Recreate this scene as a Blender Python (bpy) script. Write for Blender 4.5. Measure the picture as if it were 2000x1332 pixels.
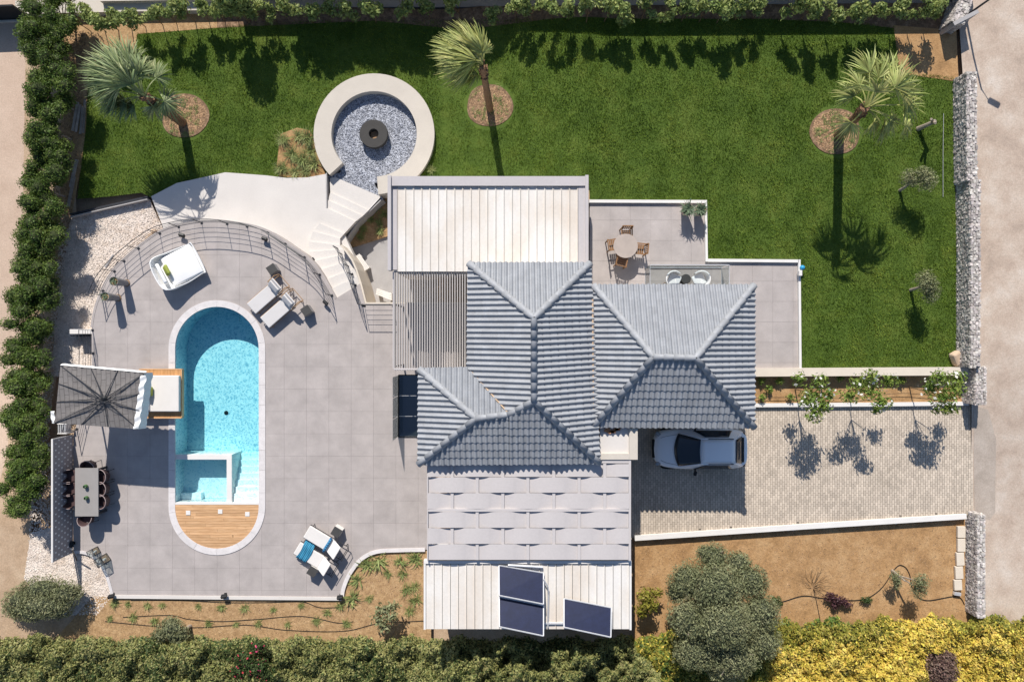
import bpy, bmesh, math, random
import numpy as np
from mathutils import Vector, Matrix

# ---------------------------------------------------------------- camera, sky, sun, exposure
CAM_H = 31.0          # metres above the pool deck (z = 0)
PXM = 43.0            # photo pixels per metre at z = 0
scene = bpy.context.scene
for o in list(bpy.data.objects):
    bpy.data.objects.remove(o)
COL = scene.collection

cam_data = bpy.data.cameras.new("camera")
cam_data.sensor_width = 36.0
cam_data.lens = 36.0 * CAM_H / (2000.0 / PXM)
cam_data.clip_end = 2000.0
cam = bpy.data.objects.new("camera", cam_data)
cam.location = (0, 0, CAM_H)
COL.objects.link(cam)
scene.camera = cam

SUN_EL, SUN_AZ = math.radians(39.0), math.radians(-10.5)     # azimuth from +Y, clockwise
world = bpy.data.worlds.new("World")
scene.world = world
world.use_nodes = True
wn = world.node_tree.nodes
sky = wn.new("ShaderNodeTexSky")
sky.sky_type = 'NISHITA'
sky.sun_disc = False
sky.sun_elevation = SUN_EL
sky.sun_rotation = SUN_AZ % (2 * math.pi)
sky.air_density = 1.0
sky.dust_density = 0.6
sky.ozone_density = 3.0
world.node_tree.links.new(sky.outputs[0], wn["Background"].inputs[0])
wn["Background"].inputs[1].default_value = 0.088

sun_data = bpy.data.lights.new("sun", 'SUN')
sun_data.energy = 4.6
sun_data.angle = math.radians(0.5)
sun_data.color = (1.0, 0.945, 0.87)
sun = bpy.data.objects.new("sun", sun_data)
sdir = Vector((math.sin(SUN_AZ) * math.cos(SUN_EL), math.cos(SUN_AZ) * math.cos(SUN_EL), math.sin(SUN_EL)))
sun.rotation_euler = sdir.to_track_quat('Z', 'Y').to_euler()
sun.location = (-10, 40, 40)
COL.objects.link(sun)

scene.view_settings.view_transform = 'Standard'
scene.view_settings.look = 'None'
scene.view_settings.exposure = 0.40
scene.view_settings.gamma = 1.0
scene.view_settings.use_curve_mapping = False

rnd = random.Random(11)
rng = np.random.default_rng(5)

# ---------------------------------------------------------------- helpers
def P(px, py, z=0.0):
    """photo pixel -> world point at real height z"""
    k = (CAM_H - z) / CAM_H / PXM
    return Vector(((px - 1000.0) * k, (666.0 - py) * k, z))

def ss(a, b, x):
    t = min(1.0, max(0.0, (x - a) / (b - a)))
    return t * t * (3 - 2 * t)

def G(X, Y):
    """terrain: low lawn in the west, upper lawn, terrace and road in the east"""
    px, py = X * PXM + 1000, 666 - Y * PXM
    a = -1.3 + 2.6 * ss(850, 1180, px)
    b = -0.1 + 0.9 * ss(820, 1240, px)
    t = ss(650, 1040, py)
    return a * (1 - t) + b * t

def PG(px, py, dz=0.0):
    z = 0.0
    for _ in range(5):
        p = P(px, py, z + dz)
        z = G(p.x, p.y)
    return P(px, py, z + dz)

def vn(x, y, s, seed=0):
    """value noise 0..1 (numpy arrays)"""
    x = np.asarray(x, float) / s; y = np.asarray(y, float) / s
    xi, yi = np.floor(x).astype(int), np.floor(y).astype(int)
    fx, fy = x - xi, y - yi
    fx = fx * fx * (3 - 2 * fx); fy = fy * fy * (3 - 2 * fy)
    def h(a, b):
        v = np.sin(a * 127.1 + b * 311.7 + seed * 74.7) * 43758.5453
        return v - np.floor(v)
    return (h(xi, yi) * (1 - fx) + h(xi + 1, yi) * fx) * (1 - fy) + (h(xi, yi + 1) * (1 - fx) + h(xi + 1, yi + 1) * fx) * fy

def inpoly(X, Y, poly):
    X = np.asarray(X); Y = np.asarray(Y)
    c = np.zeros(X.shape, bool); n = len(poly)
    for i in range(n):
        x1, y1 = poly[i][0], poly[i][1]; x2, y2 = poly[i - 1][0], poly[i - 1][1]
        with np.errstate(divide='ignore', invalid='ignore'):
            m = ((y1 > Y) != (y2 > Y)) & (X < (x2 - x1) * (Y - y1) / (y2 - y1 + 1e-12) + x1)
        c ^= m
    return c

def clip(subj, cx0, cy0, cx1, cy1):
    """clip any polygon by an axis aligned cell"""
    for ax, lim, keep in ((0, cx0, 1), (0, cx1, -1), (1, cy0, 1), (1, cy1, -1)):
        out = []; n = len(subj)
        for i in range(n):
            a, b = subj[i - 1], subj[i]
            ia, ib = (a[ax] - lim) * keep >= 0, (b[ax] - lim) * keep >= 0
            if ia != ib:
                t = (lim - a[ax]) / (b[ax] - a[ax])
                q = tuple(a[j] + t * (b[j] - a[j]) for j in range(len(a)))
                out.append(q)
            if ib: out.append(b)
        subj = out
        if not subj: return []
    return subj

def clip_half(subj, p, d):
    """keep the part of a polygon (tuples, first two coords) left of the line p + t d"""
    out = []; n = len(subj)
    f = lambda q: d[0] * (q[1] - p[1]) - d[1] * (q[0] - p[0])
    for i in range(n):
        a, b = subj[i - 1], subj[i]
        fa, fb = f(a), f(b)
        if (fa >= 0) != (fb >= 0):
            t = fa / (fa - fb)
            out.append(tuple(a[j] + t * (b[j] - a[j]) for j in range(len(a))))
        if fb >= 0: out.append(b)
    return out

def area2(poly):
    return 0.5 * sum(poly[i - 1][0] * poly[i][1] - poly[i][0] * poly[i - 1][1] for i in range(len(poly)))

def spline(pts, n=6, closed=False):
    pts = [Vector(p) for p in pts]; out = []
    m = len(pts)
    for i in range(m if closed else m - 1):
        if closed: p0, p1, p2, p3 = pts[i - 1], pts[i], pts[(i + 1) % m], pts[(i + 2) % m]
        else: p0, p1, p2, p3 = pts[max(0, i - 1)], pts[i], pts[i + 1], pts[min(m - 1, i + 2)]
        for k in range(n):
            t = k / n
            out.append(0.5 * ((2 * p1) + (p2 - p0) * t + (2 * p0 - 5 * p1 + 4 * p2 - p3) * t * t + (3 * p1 - p0 - 3 * p2 + p3) * t ** 3))
    if not closed: out.append(pts[-1])
    return out

class MB:
    """collects faces, then links them as ONE mesh object"""
    def __init__(s): s.v = []; s.f = []
    def add(s, vs, fs):
        o = len(s.v); s.v += [tuple(v) for v in vs]; s.f += [tuple(i + o for i in f) for f in fs]; return s
    def box(s, c, size, rz=0.0, rx=0.0, ry=0.0, taper=1.0):
        m = Matrix.Rotation(rz, 3, 'Z') @ Matrix.Rotation(ry, 3, 'Y') @ Matrix.Rotation(rx, 3, 'X')
        vs = []
        for z in (-.5, .5):
            k = taper if z > 0 else 1
            for x, y in ((-.5, -.5), (.5, -.5), (.5, .5), (-.5, .5)):
                vs.append(Vector(c) + m @ Vector((x * size[0] * k, y * size[1] * k, z * size[2])))
        return s.add(vs, [(3, 2, 1, 0), (4, 5, 6, 7), (0, 1, 5, 4), (1, 2, 6, 5), (2, 3, 7, 6), (3, 0, 4, 7)])
    def rbox(s, c, size, b=0.03, rz=0.0, rx=0.0, ry=0.0, seg=2):
        """box with rounded edges"""
        bm = bmesh.new(); bmesh.ops.create_cube(bm, size=1.0)
        bmesh.ops.scale(bm, vec=size, verts=bm.verts)
        bmesh.ops.bevel(bm, geom=bm.edges[:], offset=b, segments=seg, affect='EDGES', profile=0.5)
        m = Matrix.Translation(c) @ Matrix.Rotation(rz, 4, 'Z') @ Matrix.Rotation(ry, 4, 'Y') @ Matrix.Rotation(rx, 4, 'X')
        bm.transform(m); bm.verts.index_update()
        s.add([v.co[:] for v in bm.verts], [[v.index for v in f.verts] for f in bm.faces]); bm.free(); return s
    def prism(s, poly, z0, z1, bottom=True):
        poly = [tuple(p)[:2] for p in poly]
        if area2(poly) < 0: poly = poly[::-1]
        n = len(poly)
        vs = [(x, y, z0) for x, y in poly] + [(x, y, z1) for x, y in poly]
        fs = [tuple(range(n, 2 * n))] + [(i, (i + 1) % n, n + (i + 1) % n, n + i) for i in range(n)]
        if bottom: fs.append(tuple(range(n - 1, -1, -1)))
        return s.add(vs, fs)
    def sheet(s, poly3):
        poly3 = [tuple(p) for p in poly3]
        if area2(poly3) < 0: poly3 = poly3[::-1]
        return s.add(poly3, [tuple(range(len(poly3)))])
    def tube(s, pts, r, seg=6, cap=True):
        pts = [Vector(p) for p in pts]; n = len(pts)
        rs = r if isinstance(r, (list, tuple)) else [r] * n
        vs = []
        for i in range(n):
            d = (pts[min(i + 1, n - 1)] - pts[max(i - 1, 0)])
            if d.length < 1e-9: d = Vector((0, 0, 1))
            d.normalize()
            a = Vector((0, 0, 1)) if abs(d.z) < .9 else Vector((1, 0, 0))
            u = d.cross(a).normalized(); w = d.cross(u).normalized()
            for k in range(seg):
                t = 2 * math.pi * k / seg
                vs.append(pts[i] + (u * math.cos(t) + w * math.sin(t)) * rs[i])
        fs = [(i * seg + k, (i + 1) * seg + k, (i + 1) * seg + (k + 1) % seg, i * seg + (k + 1) % seg) for i in range(n - 1) for k in range(seg)]
        if cap: fs += [tuple(range(seg)), tuple(range(n * seg - 1, (n - 1) * seg - 1, -1))]
        return s.add(vs, fs)
    def lathe(s, prof, c=(0, 0, 0), seg=20):
        vs = []; n = len(prof)
        for r, z in prof:
            for k in range(seg):
                t = 2 * math.pi * k / seg
                vs.append((c[0] + r * math.cos(t), c[1] + r * math.sin(t), c[2] + z))
        fs = [(i * seg + k, i * seg + (k + 1) % seg, (i + 1) * seg + (k + 1) % seg, (i + 1) * seg + k) for i in range(n - 1) for k in range(seg)]
        if prof[0][0] > 1e-4: fs.append(tuple(range(seg - 1, -1, -1)))
        if prof[-1][0] > 1e-4: fs.append(tuple(range((n - 1) * seg, n * seg)))
        return s.add(vs, fs)
    def strip(s, pts, w, z0, z1):
        """a wall or kerb of width w along a polyline of xy points"""
        pts = [Vector((p[0], p[1])) for p in pts]; n = len(pts)
        L, R = [], []
        for i in range(n):
            d = (pts[min(i + 1, n - 1)] - pts[max(i - 1, 0)]).normalized()
            nn = Vector((-d.y, d.x)) * w * .5
            L.append(pts[i] + nn); R.append(pts[i] - nn)
        for i in range(n - 1):
            q = [L[i], R[i], R[i + 1], L[i + 1]]
            vs = [(p.x, p.y, z0) for p in q] + [(p.x, p.y, z1) for p in q]
            fs = [(4, 5, 6, 7), (0, 3, 2, 1), (1, 2, 6, 5), (3, 0, 4, 7)]
            if i == 0: fs.append((0, 1, 5, 4))
            if i == n - 2: fs.append((2, 3, 7, 6))
            s.add(vs, fs)
        return s
    def build(s, name, mat, parent=None, smooth=False, world=True):
        me = bpy.data.meshes.new(name)
        vs = s.v
        if parent is not None and world:
            w = parent.matrix_world_cache if hasattr(parent, 'matrix_world_cache') else WLOC.get(parent.name, Vector())
            vs = [(v[0] - w[0], v[1] - w[1], v[2] - w[2]) for v in s.v]
        me.from_pydata(vs, [], s.f); me.update()
        return link(name, me, mat, parent, smooth)

WLOC = {}
def link(name, me, mat, parent=None, smooth=False):
    if mat is not None and len(me.materials) == 0: me.materials.append(mat)
    o = bpy.data.objects.new(name, me); COL.objects.link(o)
    if smooth:
        me.polygons.foreach_set("use_smooth", [True] * len(me.polygons))
    if parent is not None:
        o.parent = parent
        WLOC[o.name] = WLOC.get(parent.name, Vector())
    else: WLOC[o.name] = Vector()
    return o

def np_mesh(name, V, F, mat, parent=None, smooth=False):
    """fast mesh from numpy arrays, all faces of one size"""
    V = np.asarray(V, np.float32).reshape(-1, 3); F = np.asarray(F, np.int32)
    if parent is not None:
        w = WLOC.get(parent.name, Vector()); V = V - np.array(w[:], np.float32)
    me = bpy.data.meshes.new(name); k = F.shape[1]
    me.vertices.add(len(V)); me.vertices.foreach_set("co", V.ravel())
    me.loops.add(F.size); me.loops.foreach_set("vertex_index", F.ravel())
    me.polygons.add(len(F)); me.polygons.foreach_set("loop_start", np.arange(0, F.size, k, dtype=np.int32))
    me.update(calc_edges=True); me.validate()
    return link(name, me, mat, parent, smooth)

def tag(o, label, cat=None, group=None, kind=None):
    o["label"] = label
    if cat: o["category"] = cat
    if group: o["group"] = group
    if kind: o["kind"] = kind
    return o

def struct(o, label=None):
    o["kind"] = "structure"
    if label: o["label"] = label
    return o

def thing(name, label, cat, loc=(0, 0, 0), rz=0.0, group=None):
    o = bpy.data.objects.new(name, None); COL.objects.link(o)
    o.empty_display_size = 0.2
    o.location = loc; o.rotation_euler = (0, 0, rz)
    WLOC[o.name] = Vector(loc)
    return tag(o, label, cat, group)

def copy_tree(o, parent=None):
    c = o.copy(); COL.objects.link(c)
    if parent is not None: c.parent = parent
    for ch in list(o.children): copy_tree(ch, c)
    return c

ORD = ["first", "second", "third", "fourth", "fifth", "sixth", "seventh", "eighth", "ninth", "tenth", "eleventh", "twelfth", "thirteenth",
       "fourteenth", "fifteenth", "sixteenth", "seventeenth", "eighteenth", "nineteenth", "twentieth", "twenty-first", "twenty-second",
       "twenty-third", "twenty-fourth", "twenty-fifth", "twenty-sixth", "twenty-seventh", "twenty-eighth", "twenty-ninth", "thirtieth",
       "thirty-first", "thirty-second", "thirty-third", "thirty-fourth", "thirty-fifth", "thirty-sixth", "thirty-seventh", "thirty-eighth",
       "thirty-ninth", "fortieth", "forty-first", "forty-second", "forty-third", "forty-fourth", "forty-fifth"]

# ---------------------------------------------------------------- materials
def M(name, cols, scale=3.0, rough=.7, bump=0.0, bscale=60.0, metal=0.0, isl=0.0, objv=0.0, detail=5, spec=.3, coat=0.0,
      transl=0.0, stretch=None, hue=0.0, speck=0.0, sscale=38.0):
    m = bpy.data.materials.new(name); m.use_nodes = True
    nt = m.node_tree; N, L = nt.nodes, nt.links
    b = N["Principled BSDF"]
    geo = N.new("ShaderNodeNewGeometry")
    src = geo.outputs["Position"]
    if stretch:
        mp = N.new("ShaderNodeMapping"); mp.inputs["Scale"].default_value = stretch
        L.new(src, mp.inputs[0]); src = mp.outputs[0]
    if isinstance(cols[0], (int, float)): cols = [(0.0, cols), (1.0, cols)]
    nz = N.new("ShaderNodeTexNoise"); nz.inputs["Scale"].default_value = scale; nz.inputs["Detail"].default_value = detail
    nz.inputs["Roughness"].default_value = .62
    L.new(src, nz.inputs["Vector"])
    rp = N.new("ShaderNodeValToRGB"); cr = rp.color_ramp
    while len(cr.elements) < len(cols): cr.elements.new(.5)
    for e, (p, c) in zip(cr.elements, cols):
        e.position = .5 + (p - .5) * .62; e.color = (*c, 1)
    L.new(nz.outputs[0], rp.inputs[0])
    col = rp.outputs[0]
    if isl or objv or hue:
        hs = N.new("ShaderNodeHueSaturation")
        L.new(col, hs.inputs["Color"])
        if isl: r, amt = geo.outputs["Random Per Island"], isl
        else:
            oi = N.new("ShaderNodeObjectInfo"); r, amt = oi.outputs["Random"], objv
        mr = N.new("ShaderNodeMapRange"); mr.inputs[3].default_value = 1 - amt; mr.inputs[4].default_value = 1 + amt
        L.new(r, mr.inputs[0]); L.new(mr.outputs[0], hs.inputs["Value"])
        if hue:
            mh = N.new("ShaderNodeMath"); mh.operation = 'MULTIPLY'; mh.inputs[1].default_value = 7.31
            fr = N.new("ShaderNodeMath"); fr.operation = 'FRACT'
            m2 = N.new("ShaderNodeMapRange"); m2.inputs[3].default_value = .5 - hue; m2.inputs[4].default_value = .5 + hue
            L.new(r, mh.inputs[0]); L.new(mh.outputs[0], fr.inputs[0]); L.new(fr.outputs[0], m2.inputs[0]); L.new(m2.outputs[0], hs.inputs["Hue"])
        col = hs.outputs[0]
    if speck:                                            # grit and small marks
        n3 = N.new("ShaderNodeTexNoise"); n3.inputs["Scale"].default_value = sscale; n3.inputs["Detail"].default_value = 6; n3.inputs["Roughness"].default_value = .8
        L.new(geo.outputs["Position"], n3.inputs["Vector"])
        m3 = N.new("ShaderNodeMapRange"); m3.inputs[1].default_value = .3; m3.inputs[2].default_value = .7; m3.inputs[3].default_value = 1 - speck; m3.inputs[4].default_value = 1 + speck
        L.new(n3.outputs[0], m3.inputs[0])
        h3 = N.new("ShaderNodeHueSaturation"); L.new(col, h3.inputs["Color"]); L.new(m3.outputs[0], h3.inputs["Value"]); col = h3.outputs[0]
    L.new(col, b.inputs["Base Color"])
    b.inputs["Roughness"].default_value = rough
    b.inputs["Metallic"].default_value = metal
    b.inputs["Specular IOR Level"].default_value = spec
    if coat:
        b.inputs["Coat Weight"].default_value = coat; b.inputs["Coat Roughness"].default_value = .06
    if bump:
        n2 = N.new("ShaderNodeTexNoise"); n2.inputs["Scale"].default_value = bscale; n2.inputs["Detail"].default_value = 3
        L.new(src, n2.inputs["Vector"])
        bp = N.new("ShaderNodeBump"); bp.inputs["Strength"].default_value = bump; bp.inputs["Distance"].default_value = .02
        L.new(n2.outputs[0], bp.inputs["Height"]); L.new(bp.outputs[0], b.inputs["Normal"])
    if transl:
        tr = N.new("ShaderNodeBsdfTranslucent"); L.new(col, tr.inputs[0])
        mx = N.new("ShaderNodeMixShader"); mx.inputs[0].default_value = transl
        L.new(b.outputs[0], mx.inputs[1]); L.new(tr.outputs[0], mx.inputs[2])
        L.new(mx.outputs[0], N["Material Output"].inputs["Surface"])
    return m

def schlick(N, L, f0):
    """the same reflectance from both sides of a thin or wavy surface"""
    lw = N.new("ShaderNodeLayerWeight"); pw = N.new("ShaderNodeMath"); pw.operation = 'POWER'; pw.inputs[1].default_value = 5
    ma = N.new("ShaderNodeMath"); ma.operation = 'MULTIPLY_ADD'; ma.inputs[1].default_value = 1 - f0; ma.inputs[2].default_value = f0
    L.new(lw.outputs["Facing"], pw.inputs[0]); L.new(pw.outputs[0], ma.inputs[0])
    return ma.outputs[0]

def glass_mat(name, tint, refl=.12):
    m = bpy.data.materials.new(name); m.use_nodes = True
    nt = m.node_tree; N, L = nt.nodes, nt.links
    N.remove(N["Principled BSDF"])
    t = N.new("ShaderNodeBsdfTransparent"); t.inputs[0].default_value = (*tint, 1)
    g = N.new("ShaderNodeBsdfGlossy"); g.inputs["Roughness"].default_value = .02
    mx = N.new("ShaderNodeMixShader")
    L.new(schlick(N, L, refl), mx.inputs[0]); L.new(t.outputs[0], mx.inputs[1]); L.new(g.outputs[0], mx.inputs[2])
    L.new(mx.outputs[0], N["Material Output"].inputs["Surface"])
    return m

def c3(r, g, b): return (r, g, b)
def sh(c, k): return tuple(min(1, x * k) for x in c)
def two(c, k=.12, k2=None): return [(0, sh(c, 1 - k)), (1, sh(c, 1 + (k if k2 is None else k2)))]

mt = {}
mt['tile'] = M('grey_porcelain', two((.388, .348, .330), .20), 1.3, .62, .06, 90, objv=.028, detail=12, speck=0.09, sscale=22)
mt['grout'] = M('grout', two((.27, .25, .245), .1), 4, .9)
mt['coping'] = M('coping_stone', two((.62, .585, .575), .12), 3.5, .7, .1, 120, objv=.04, speck=0.1, sscale=25)
mt['white_screed'] = M('white_screed', two((.60, .565, .53), .07), .8, .75, .05, 60, speck=0.05, sscale=18)
mt['ring'] = M('cream_concrete', two((.54, .49, .425), .08), 1.2, .8, .08, 90, speck=0.07, sscale=20)
mt['concrete'] = M('grey_concrete', two((.36, .345, .34), .12), 2.0, .8, .08, 80, speck=0.12, sscale=20)
mt['wallwhite'] = M('white_plaster', two((.68, .655, .625), .07), 1.5, .8, .05, 60)
mt['cream'] = M('cream_plaster', two((.62, .55, .46), .08), 1.5, .8, .05, 60)
mt['greyband'] = M('grey_membrane', two((.46, .43, .43), .05), .8, .7, .04, 40, speck=0.05, sscale=8)
mt['sheetmetal'] = M('white_sheet_metal', [(0, (.58, .50, .42)), (.4, (.65, .60, .54)), (.6, (.69, .66, .62)), (1, (.72, .70, .68))], .55, .5, .03, 20, detail=9, stretch=(1, .6, 1), speck=0.06, sscale=9)
mt['rooftile'] = M('grey_painted_tile', two((.285, .296, .315), .16), 2.6, .55, .06, 90, isl=.05, detail=7, speck=0.14, sscale=16)
mt['rooftile_o'] = M('grey_painted_tile_single', two((.285, .296, .315), .16), 2.6, .55, .06, 90, objv=.10, detail=7, speck=0.14, sscale=16)
mt['ridge'] = M('grey_ridge_tile', two((.30, .31, .33), .16), 3, .55, .05, 90, objv=.06, speck=0.14, sscale=16)
mt['terracotta'] = M('terracotta', two((.5, .24, .12), .3), 6, .8)
mt['mortar'] = M('mortar', two((.55, .40, .27), .3), 9, .9)
mt['pergola'] = M('grey_paint_metal', two((.50, .465, .455), .03), .7, .5, speck=0.05, sscale=10)
mt['slat'] = M('pale_grey_slat', two((.42, .395, .38), .05), 2, .5)
mt['rail'] = M('anthracite_metal', two((.035, .036, .042), .2), 3, .45, spec=.4)
mt['black'] = M('black_metal', two((.015, .016, .018), .2), 3, .45)
mt['darkgrey'] = M('dark_grey_stone', two((.06, .058, .056), .15), 4, .6, .06, 60)
mt['charcoal'] = M('charcoal_stone', two((.05, .047, .044), .12), 5, .75, .1, 80)
mt['teak'] = M('teak', [(0, (.38, .20, .095)), (.5, (.57, .34, .175)), (1, (.70, .46, .27))], 3.2, .6, .1, 60, objv=.13, detail=8, stretch=(.6, 7, 7))
mt['teak_v'] = M('teak_upright', [(0, (.36, .17, .06)), (.5, (.52, .27, .11)), (1, (.64, .36, .17))], 3.2, .6, .1, 60, objv=.1, detail=8, stretch=(7, .6, 7))
mt['wood_dark'] = M('brown_garden_wood', [(0, (.14, .07, .03)), (1, (.34, .18, .08))], 6, .6, .1, 60, objv=.15)
mt['grey_wood'] = M('weathered_board', [(0, (.20, .17, .15)), (1, (.46, .40, .35))], 4, .8, .2, 50, objv=.25)
mt['canvas'] = M('cream_canvas', two((.66, .63, .60), .05), 2, .85, .05, 150)
mt['whitefab'] = M('white_fabric', two((.76, .76, .75), .04), 2, .8, .04, 120)
mt['greyfab'] = M('pale_grey_fabric', two((.56, .54, .53), .05), 3, .85, .04, 150)
mt['umbrella'] = M('taupe_awning', two((.20, .185, .178), .12), 3, .85, .08, 90, transl=.08, speck=0.12, sscale=20)
mt['lime'] = M('lime_fabric', two((.30, .34, .07), .12), 6, .85)
mt['wicker'] = M('plum_wicker', two((.075, .045, .045), .2), 8, .6, .2, 150)
mt['wickeredge'] = M('mauve_rim', two((.34, .27, .26), .1), 8, .6)
mt['tabletop'] = M('grey_tabletop', two((.30, .28, .265), .07), 3, .5)
mt['roundtop'] = M('greige_tabletop', two((.40, .34, .30), .10), 3, .5)
mt['glassgreen'] = M('green_glazed_glass', two((.05, .13, .03), .2), 5, .15, spec=.6)
mt['soil'] = M('bare_soil', [(0, (.20, .115, .05)), (.45, (.36, .21, .095)), (1, (.49, .32, .165))], 1.7, .95, .5, 26, detail=10, speck=0.34, sscale=13)
mt['soil_dark'] = M('mulched_soil', [(0, (.21, .125, .06)), (.5, (.38, .24, .12)), (1, (.52, .36, .20))], 5, .95, .6, 30, detail=10, speck=0.4, sscale=14)
mt['chip'] = M('bark_chip', [(0, (.16, .085, .045)), (1, (.50, .33, .19))], 9, .9, isl=.5)
mt['lawn'] = M('lawn_soil', [(0, (.04, .072, .010)), (.5, (.072, .118, .016)), (1, (.12, .16, .028))], 1.1, .95, .4, 30, detail=9)
mt['road'] = M('dusty_concrete', [(0, (.26, .205, .165)), (.4, (.44, .345, .275)), (.6, (.50, .41, .335)), (1, (.62, .56, .50))], .75, .9, .2, 30, detail=14, speck=0.22, sscale=14)
mt['roadl'] = M('sandy_lane', [(0, (.44, .32, .24)), (1, (.56, .43, .335))], .8, .9, .2, 30, detail=9, speck=0.2, sscale=16)
mt['ground'] = M('dry_ground', [(0, (.30, .20, .12)), (.5, (.42, .30, .20)), (1, (.52, .40, .28))], .9, .95, .4, 20, detail=9, speck=0.3, sscale=16)
mt['paver'] = M('concrete_paver', [(0, (.41, .345, .275)), (.5, (.50, .425, .345)), (1, (.60, .51, .415))], .5, .85, .1, 80, isl=.15, detail=4, speck=0.12, sscale=40)
mt['bed_dark'] = M('mulch_and_shaded_soil', [(0, (.08, .05, .03)), (.5, (.20, .125, .075)), (1, (.42, .28, .18))], 5, .95, .6, 30, detail=10, speck=0.55, sscale=13)  # palm bed mulch, and border soil with the wall's shade in its colour
mt['wallgrey'] = M('boundary_render', two((.24, .235, .24), .12), 2, .85, .08, 60, speck=0.15, sscale=10)
mt['road_patch'] = M('cement_patch', [(0, (.30, .25, .205)), (.5, (.41, .345, .29)), (1, (.54, .475, .41))], 1.1, .9, .2, 30, detail=12, speck=.2, sscale=16)
mt['paverbed'] = M('paver_sand', two((.20, .17, .14), .15), 4, .95)
mt['pebble'] = M('white_pebble', [(0, (.42, .30, .20)), (.42, (.58, .50, .43)), (1, (.78, .72, .66))], .9, .8, isl=.28)
mt['pebblebed'] = M('pebble_bed', [(0, (.46, .35, .26)), (.5, (.66, .57, .50)), (1, (.78, .71, .65))], 4.5, .9, .6, 30, detail=9, speck=0.3, sscale=22)
mt['bluegravel'] = M('blue_grey_gravel', [(0, (.22, .232, .27)), (1, (.50, .52, .575))], 6, .7, isl=.5)
mt['bluebed'] = M('gravel_bed', two((.19, .20, .235), .2), 8, .9, .5, 40)
mt['rubble'] = M('rubble_stone', [(0, (.30, .26, .23)), (.5, (.46, .42, .39)), (1, (.60, .56, .52))], 4, .85, .3, 40, isl=.38, hue=.03)
mt['mortarwall'] = M('rubble_mortar', two((.33, .30, .28), .15), 4, .9, .3, 40)
mt['stone_tan'] = M('tan_stone', [(0, (.42, .30, .20)), (1, (.62, .48, .36))], 3, .85, .2, 40, objv=.15)
mt['pool'] = M('pool_plaster', two((.80, .83, .82), .03), 2, .6)
mt['hose'] = M('black_hose', two((.012, .011, .010), .2), 3, .6)
mt['carpaint'] = M('silver_car_paint', (.84, .85, .87), 3, .3, metal=.0, coat=.7)
mt['carglass'] = M('car_glass', (.012, .020, .032), 3, .05, spec=.6)
mt['carblack'] = M('car_black_trim', (.012, .012, .013), 3, .5)
mt['rubber'] = M('tyre_rubber', (.02, .02, .02), 3, .8)
mt['lamp_glass'] = M('headlamp', (.30, .33, .36), 3, .12, spec=.6)
mt['chrome'] = M('bright_trim', (.6, .6, .62), 3, .2, metal=1.0)
mt['pv'] = M('solar_collector', two((.010, .015, .046), .25), 3.5, .42, .03, 60, spec=.35, detail=8, speck=0.2, sscale=12)
mt['alu'] = M('aluminium', two((.66, .66, .67), .05), 3, .4, metal=.5)
mt['planter'] = M('grey_planter', two((.25, .24, .24), .08), 3, .7, .05, 80)
mt['planter_beige'] = M('beige_planter', two((.46, .37, .29), .1), 5, .8, .1, 60)
mt['rope'] = M('brown_stand', two((.32, .2, .11), .2), 5, .8)
mt['bluetowel'] = None
mt['blueball'] = M('blue_ball', two((.03, .28, .52), .2), 6, .3)
mt['glass'] = glass_mat('clear_glass', (.86, .90, .90), .10)
mt['darkglass'] = glass_mat('tinted_glass', (.26, .31, .31), .20)
mt['trunk'] = M('palm_bark', [(0, (.14, .07, .035)), (.5, (.25, .14, .08)), (1, (.36, .24, .15))], 7, .9, .6, 40, stretch=(1, 1, 3))
mt['bark'] = M('olive_bark', [(0, (.20, .16, .12)), (1, (.44, .37, .30))], 9, .9, .5, 40)
mt['stem'] = M('brown_stem', two((.17, .11, .06), .3), 9, .9)
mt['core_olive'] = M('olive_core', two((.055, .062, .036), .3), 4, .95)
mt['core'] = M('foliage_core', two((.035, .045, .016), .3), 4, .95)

def leafmat(name, a, b, c=None, isl=.28, hue=.02, tr=.28, scale=1.3):
    cols = [(0, a), (1, b)] if c is None else [(0, a), (.5, b), (1, c)]
    return M(name, cols, scale, .55, isl=isl, hue=hue, transl=tr, detail=4, spec=.25)
mt['lf_hedge'] = leafmat('hedge_leaf', (.050, .085, .018), (.105, .165, .032), (.20, .255, .06), isl=.34)
mt['lf_shrub'] = leafmat('shrub_leaf', (0.145, 0.203, 0.058), (0.246, 0.304, 0.094), (0.392, 0.420, 0.145))
mt['lf_olive'] = leafmat('olive_leaf', (0.146, 0.165, 0.075), (0.244, 0.256, 0.132), (0.370, 0.366, 0.207))
mt['lf_dark'] = leafmat('dark_leaf', (0.048, 0.078, 0.024), (0.090, 0.128, 0.039))
mt['lf_south'] = leafmat('south_hedge_leaf', (.17, .18, .055), (.275, .275, .095), (.42, .39, .175), isl=.36)
mt['lf_yellow'] = leafmat('yellow_vine_leaf', (.46, .36, .055), (.68, .53, .10), (.82, .69, .22), isl=.25)
mt['lf_lime'] = leafmat('lime_vine_leaf', (.15, .155, .025), (.28, .26, .045), (.44, .385, .085))
mt['lf_green'] = leafmat('bright_leaf', (0.100, 0.163, 0.031), (0.188, 0.263, 0.050), (0.300, 0.362, 0.088))
mt['lf_purple'] = leafmat('purple_leaf', (.05, .022, .026), (.10, .045, .05), (.15, .08, .075))
mt['lf_palm'] = leafmat('palm_leaf', (.11, .16, .06), (.23, .285, .125), (.48, .49, .28), isl=.36)
mt['lf_palmy'] = leafmat('palm_leaf_yellow', (0.189, 0.230, 0.068), (0.351, 0.378, 0.121), (0.567, 0.540, 0.230), isl=.3)
mt['lf_grass'] = leafmat('tuft_leaf', (0.125, 0.163, 0.050), (0.250, 0.288, 0.100), (0.400, 0.400, 0.163))
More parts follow.
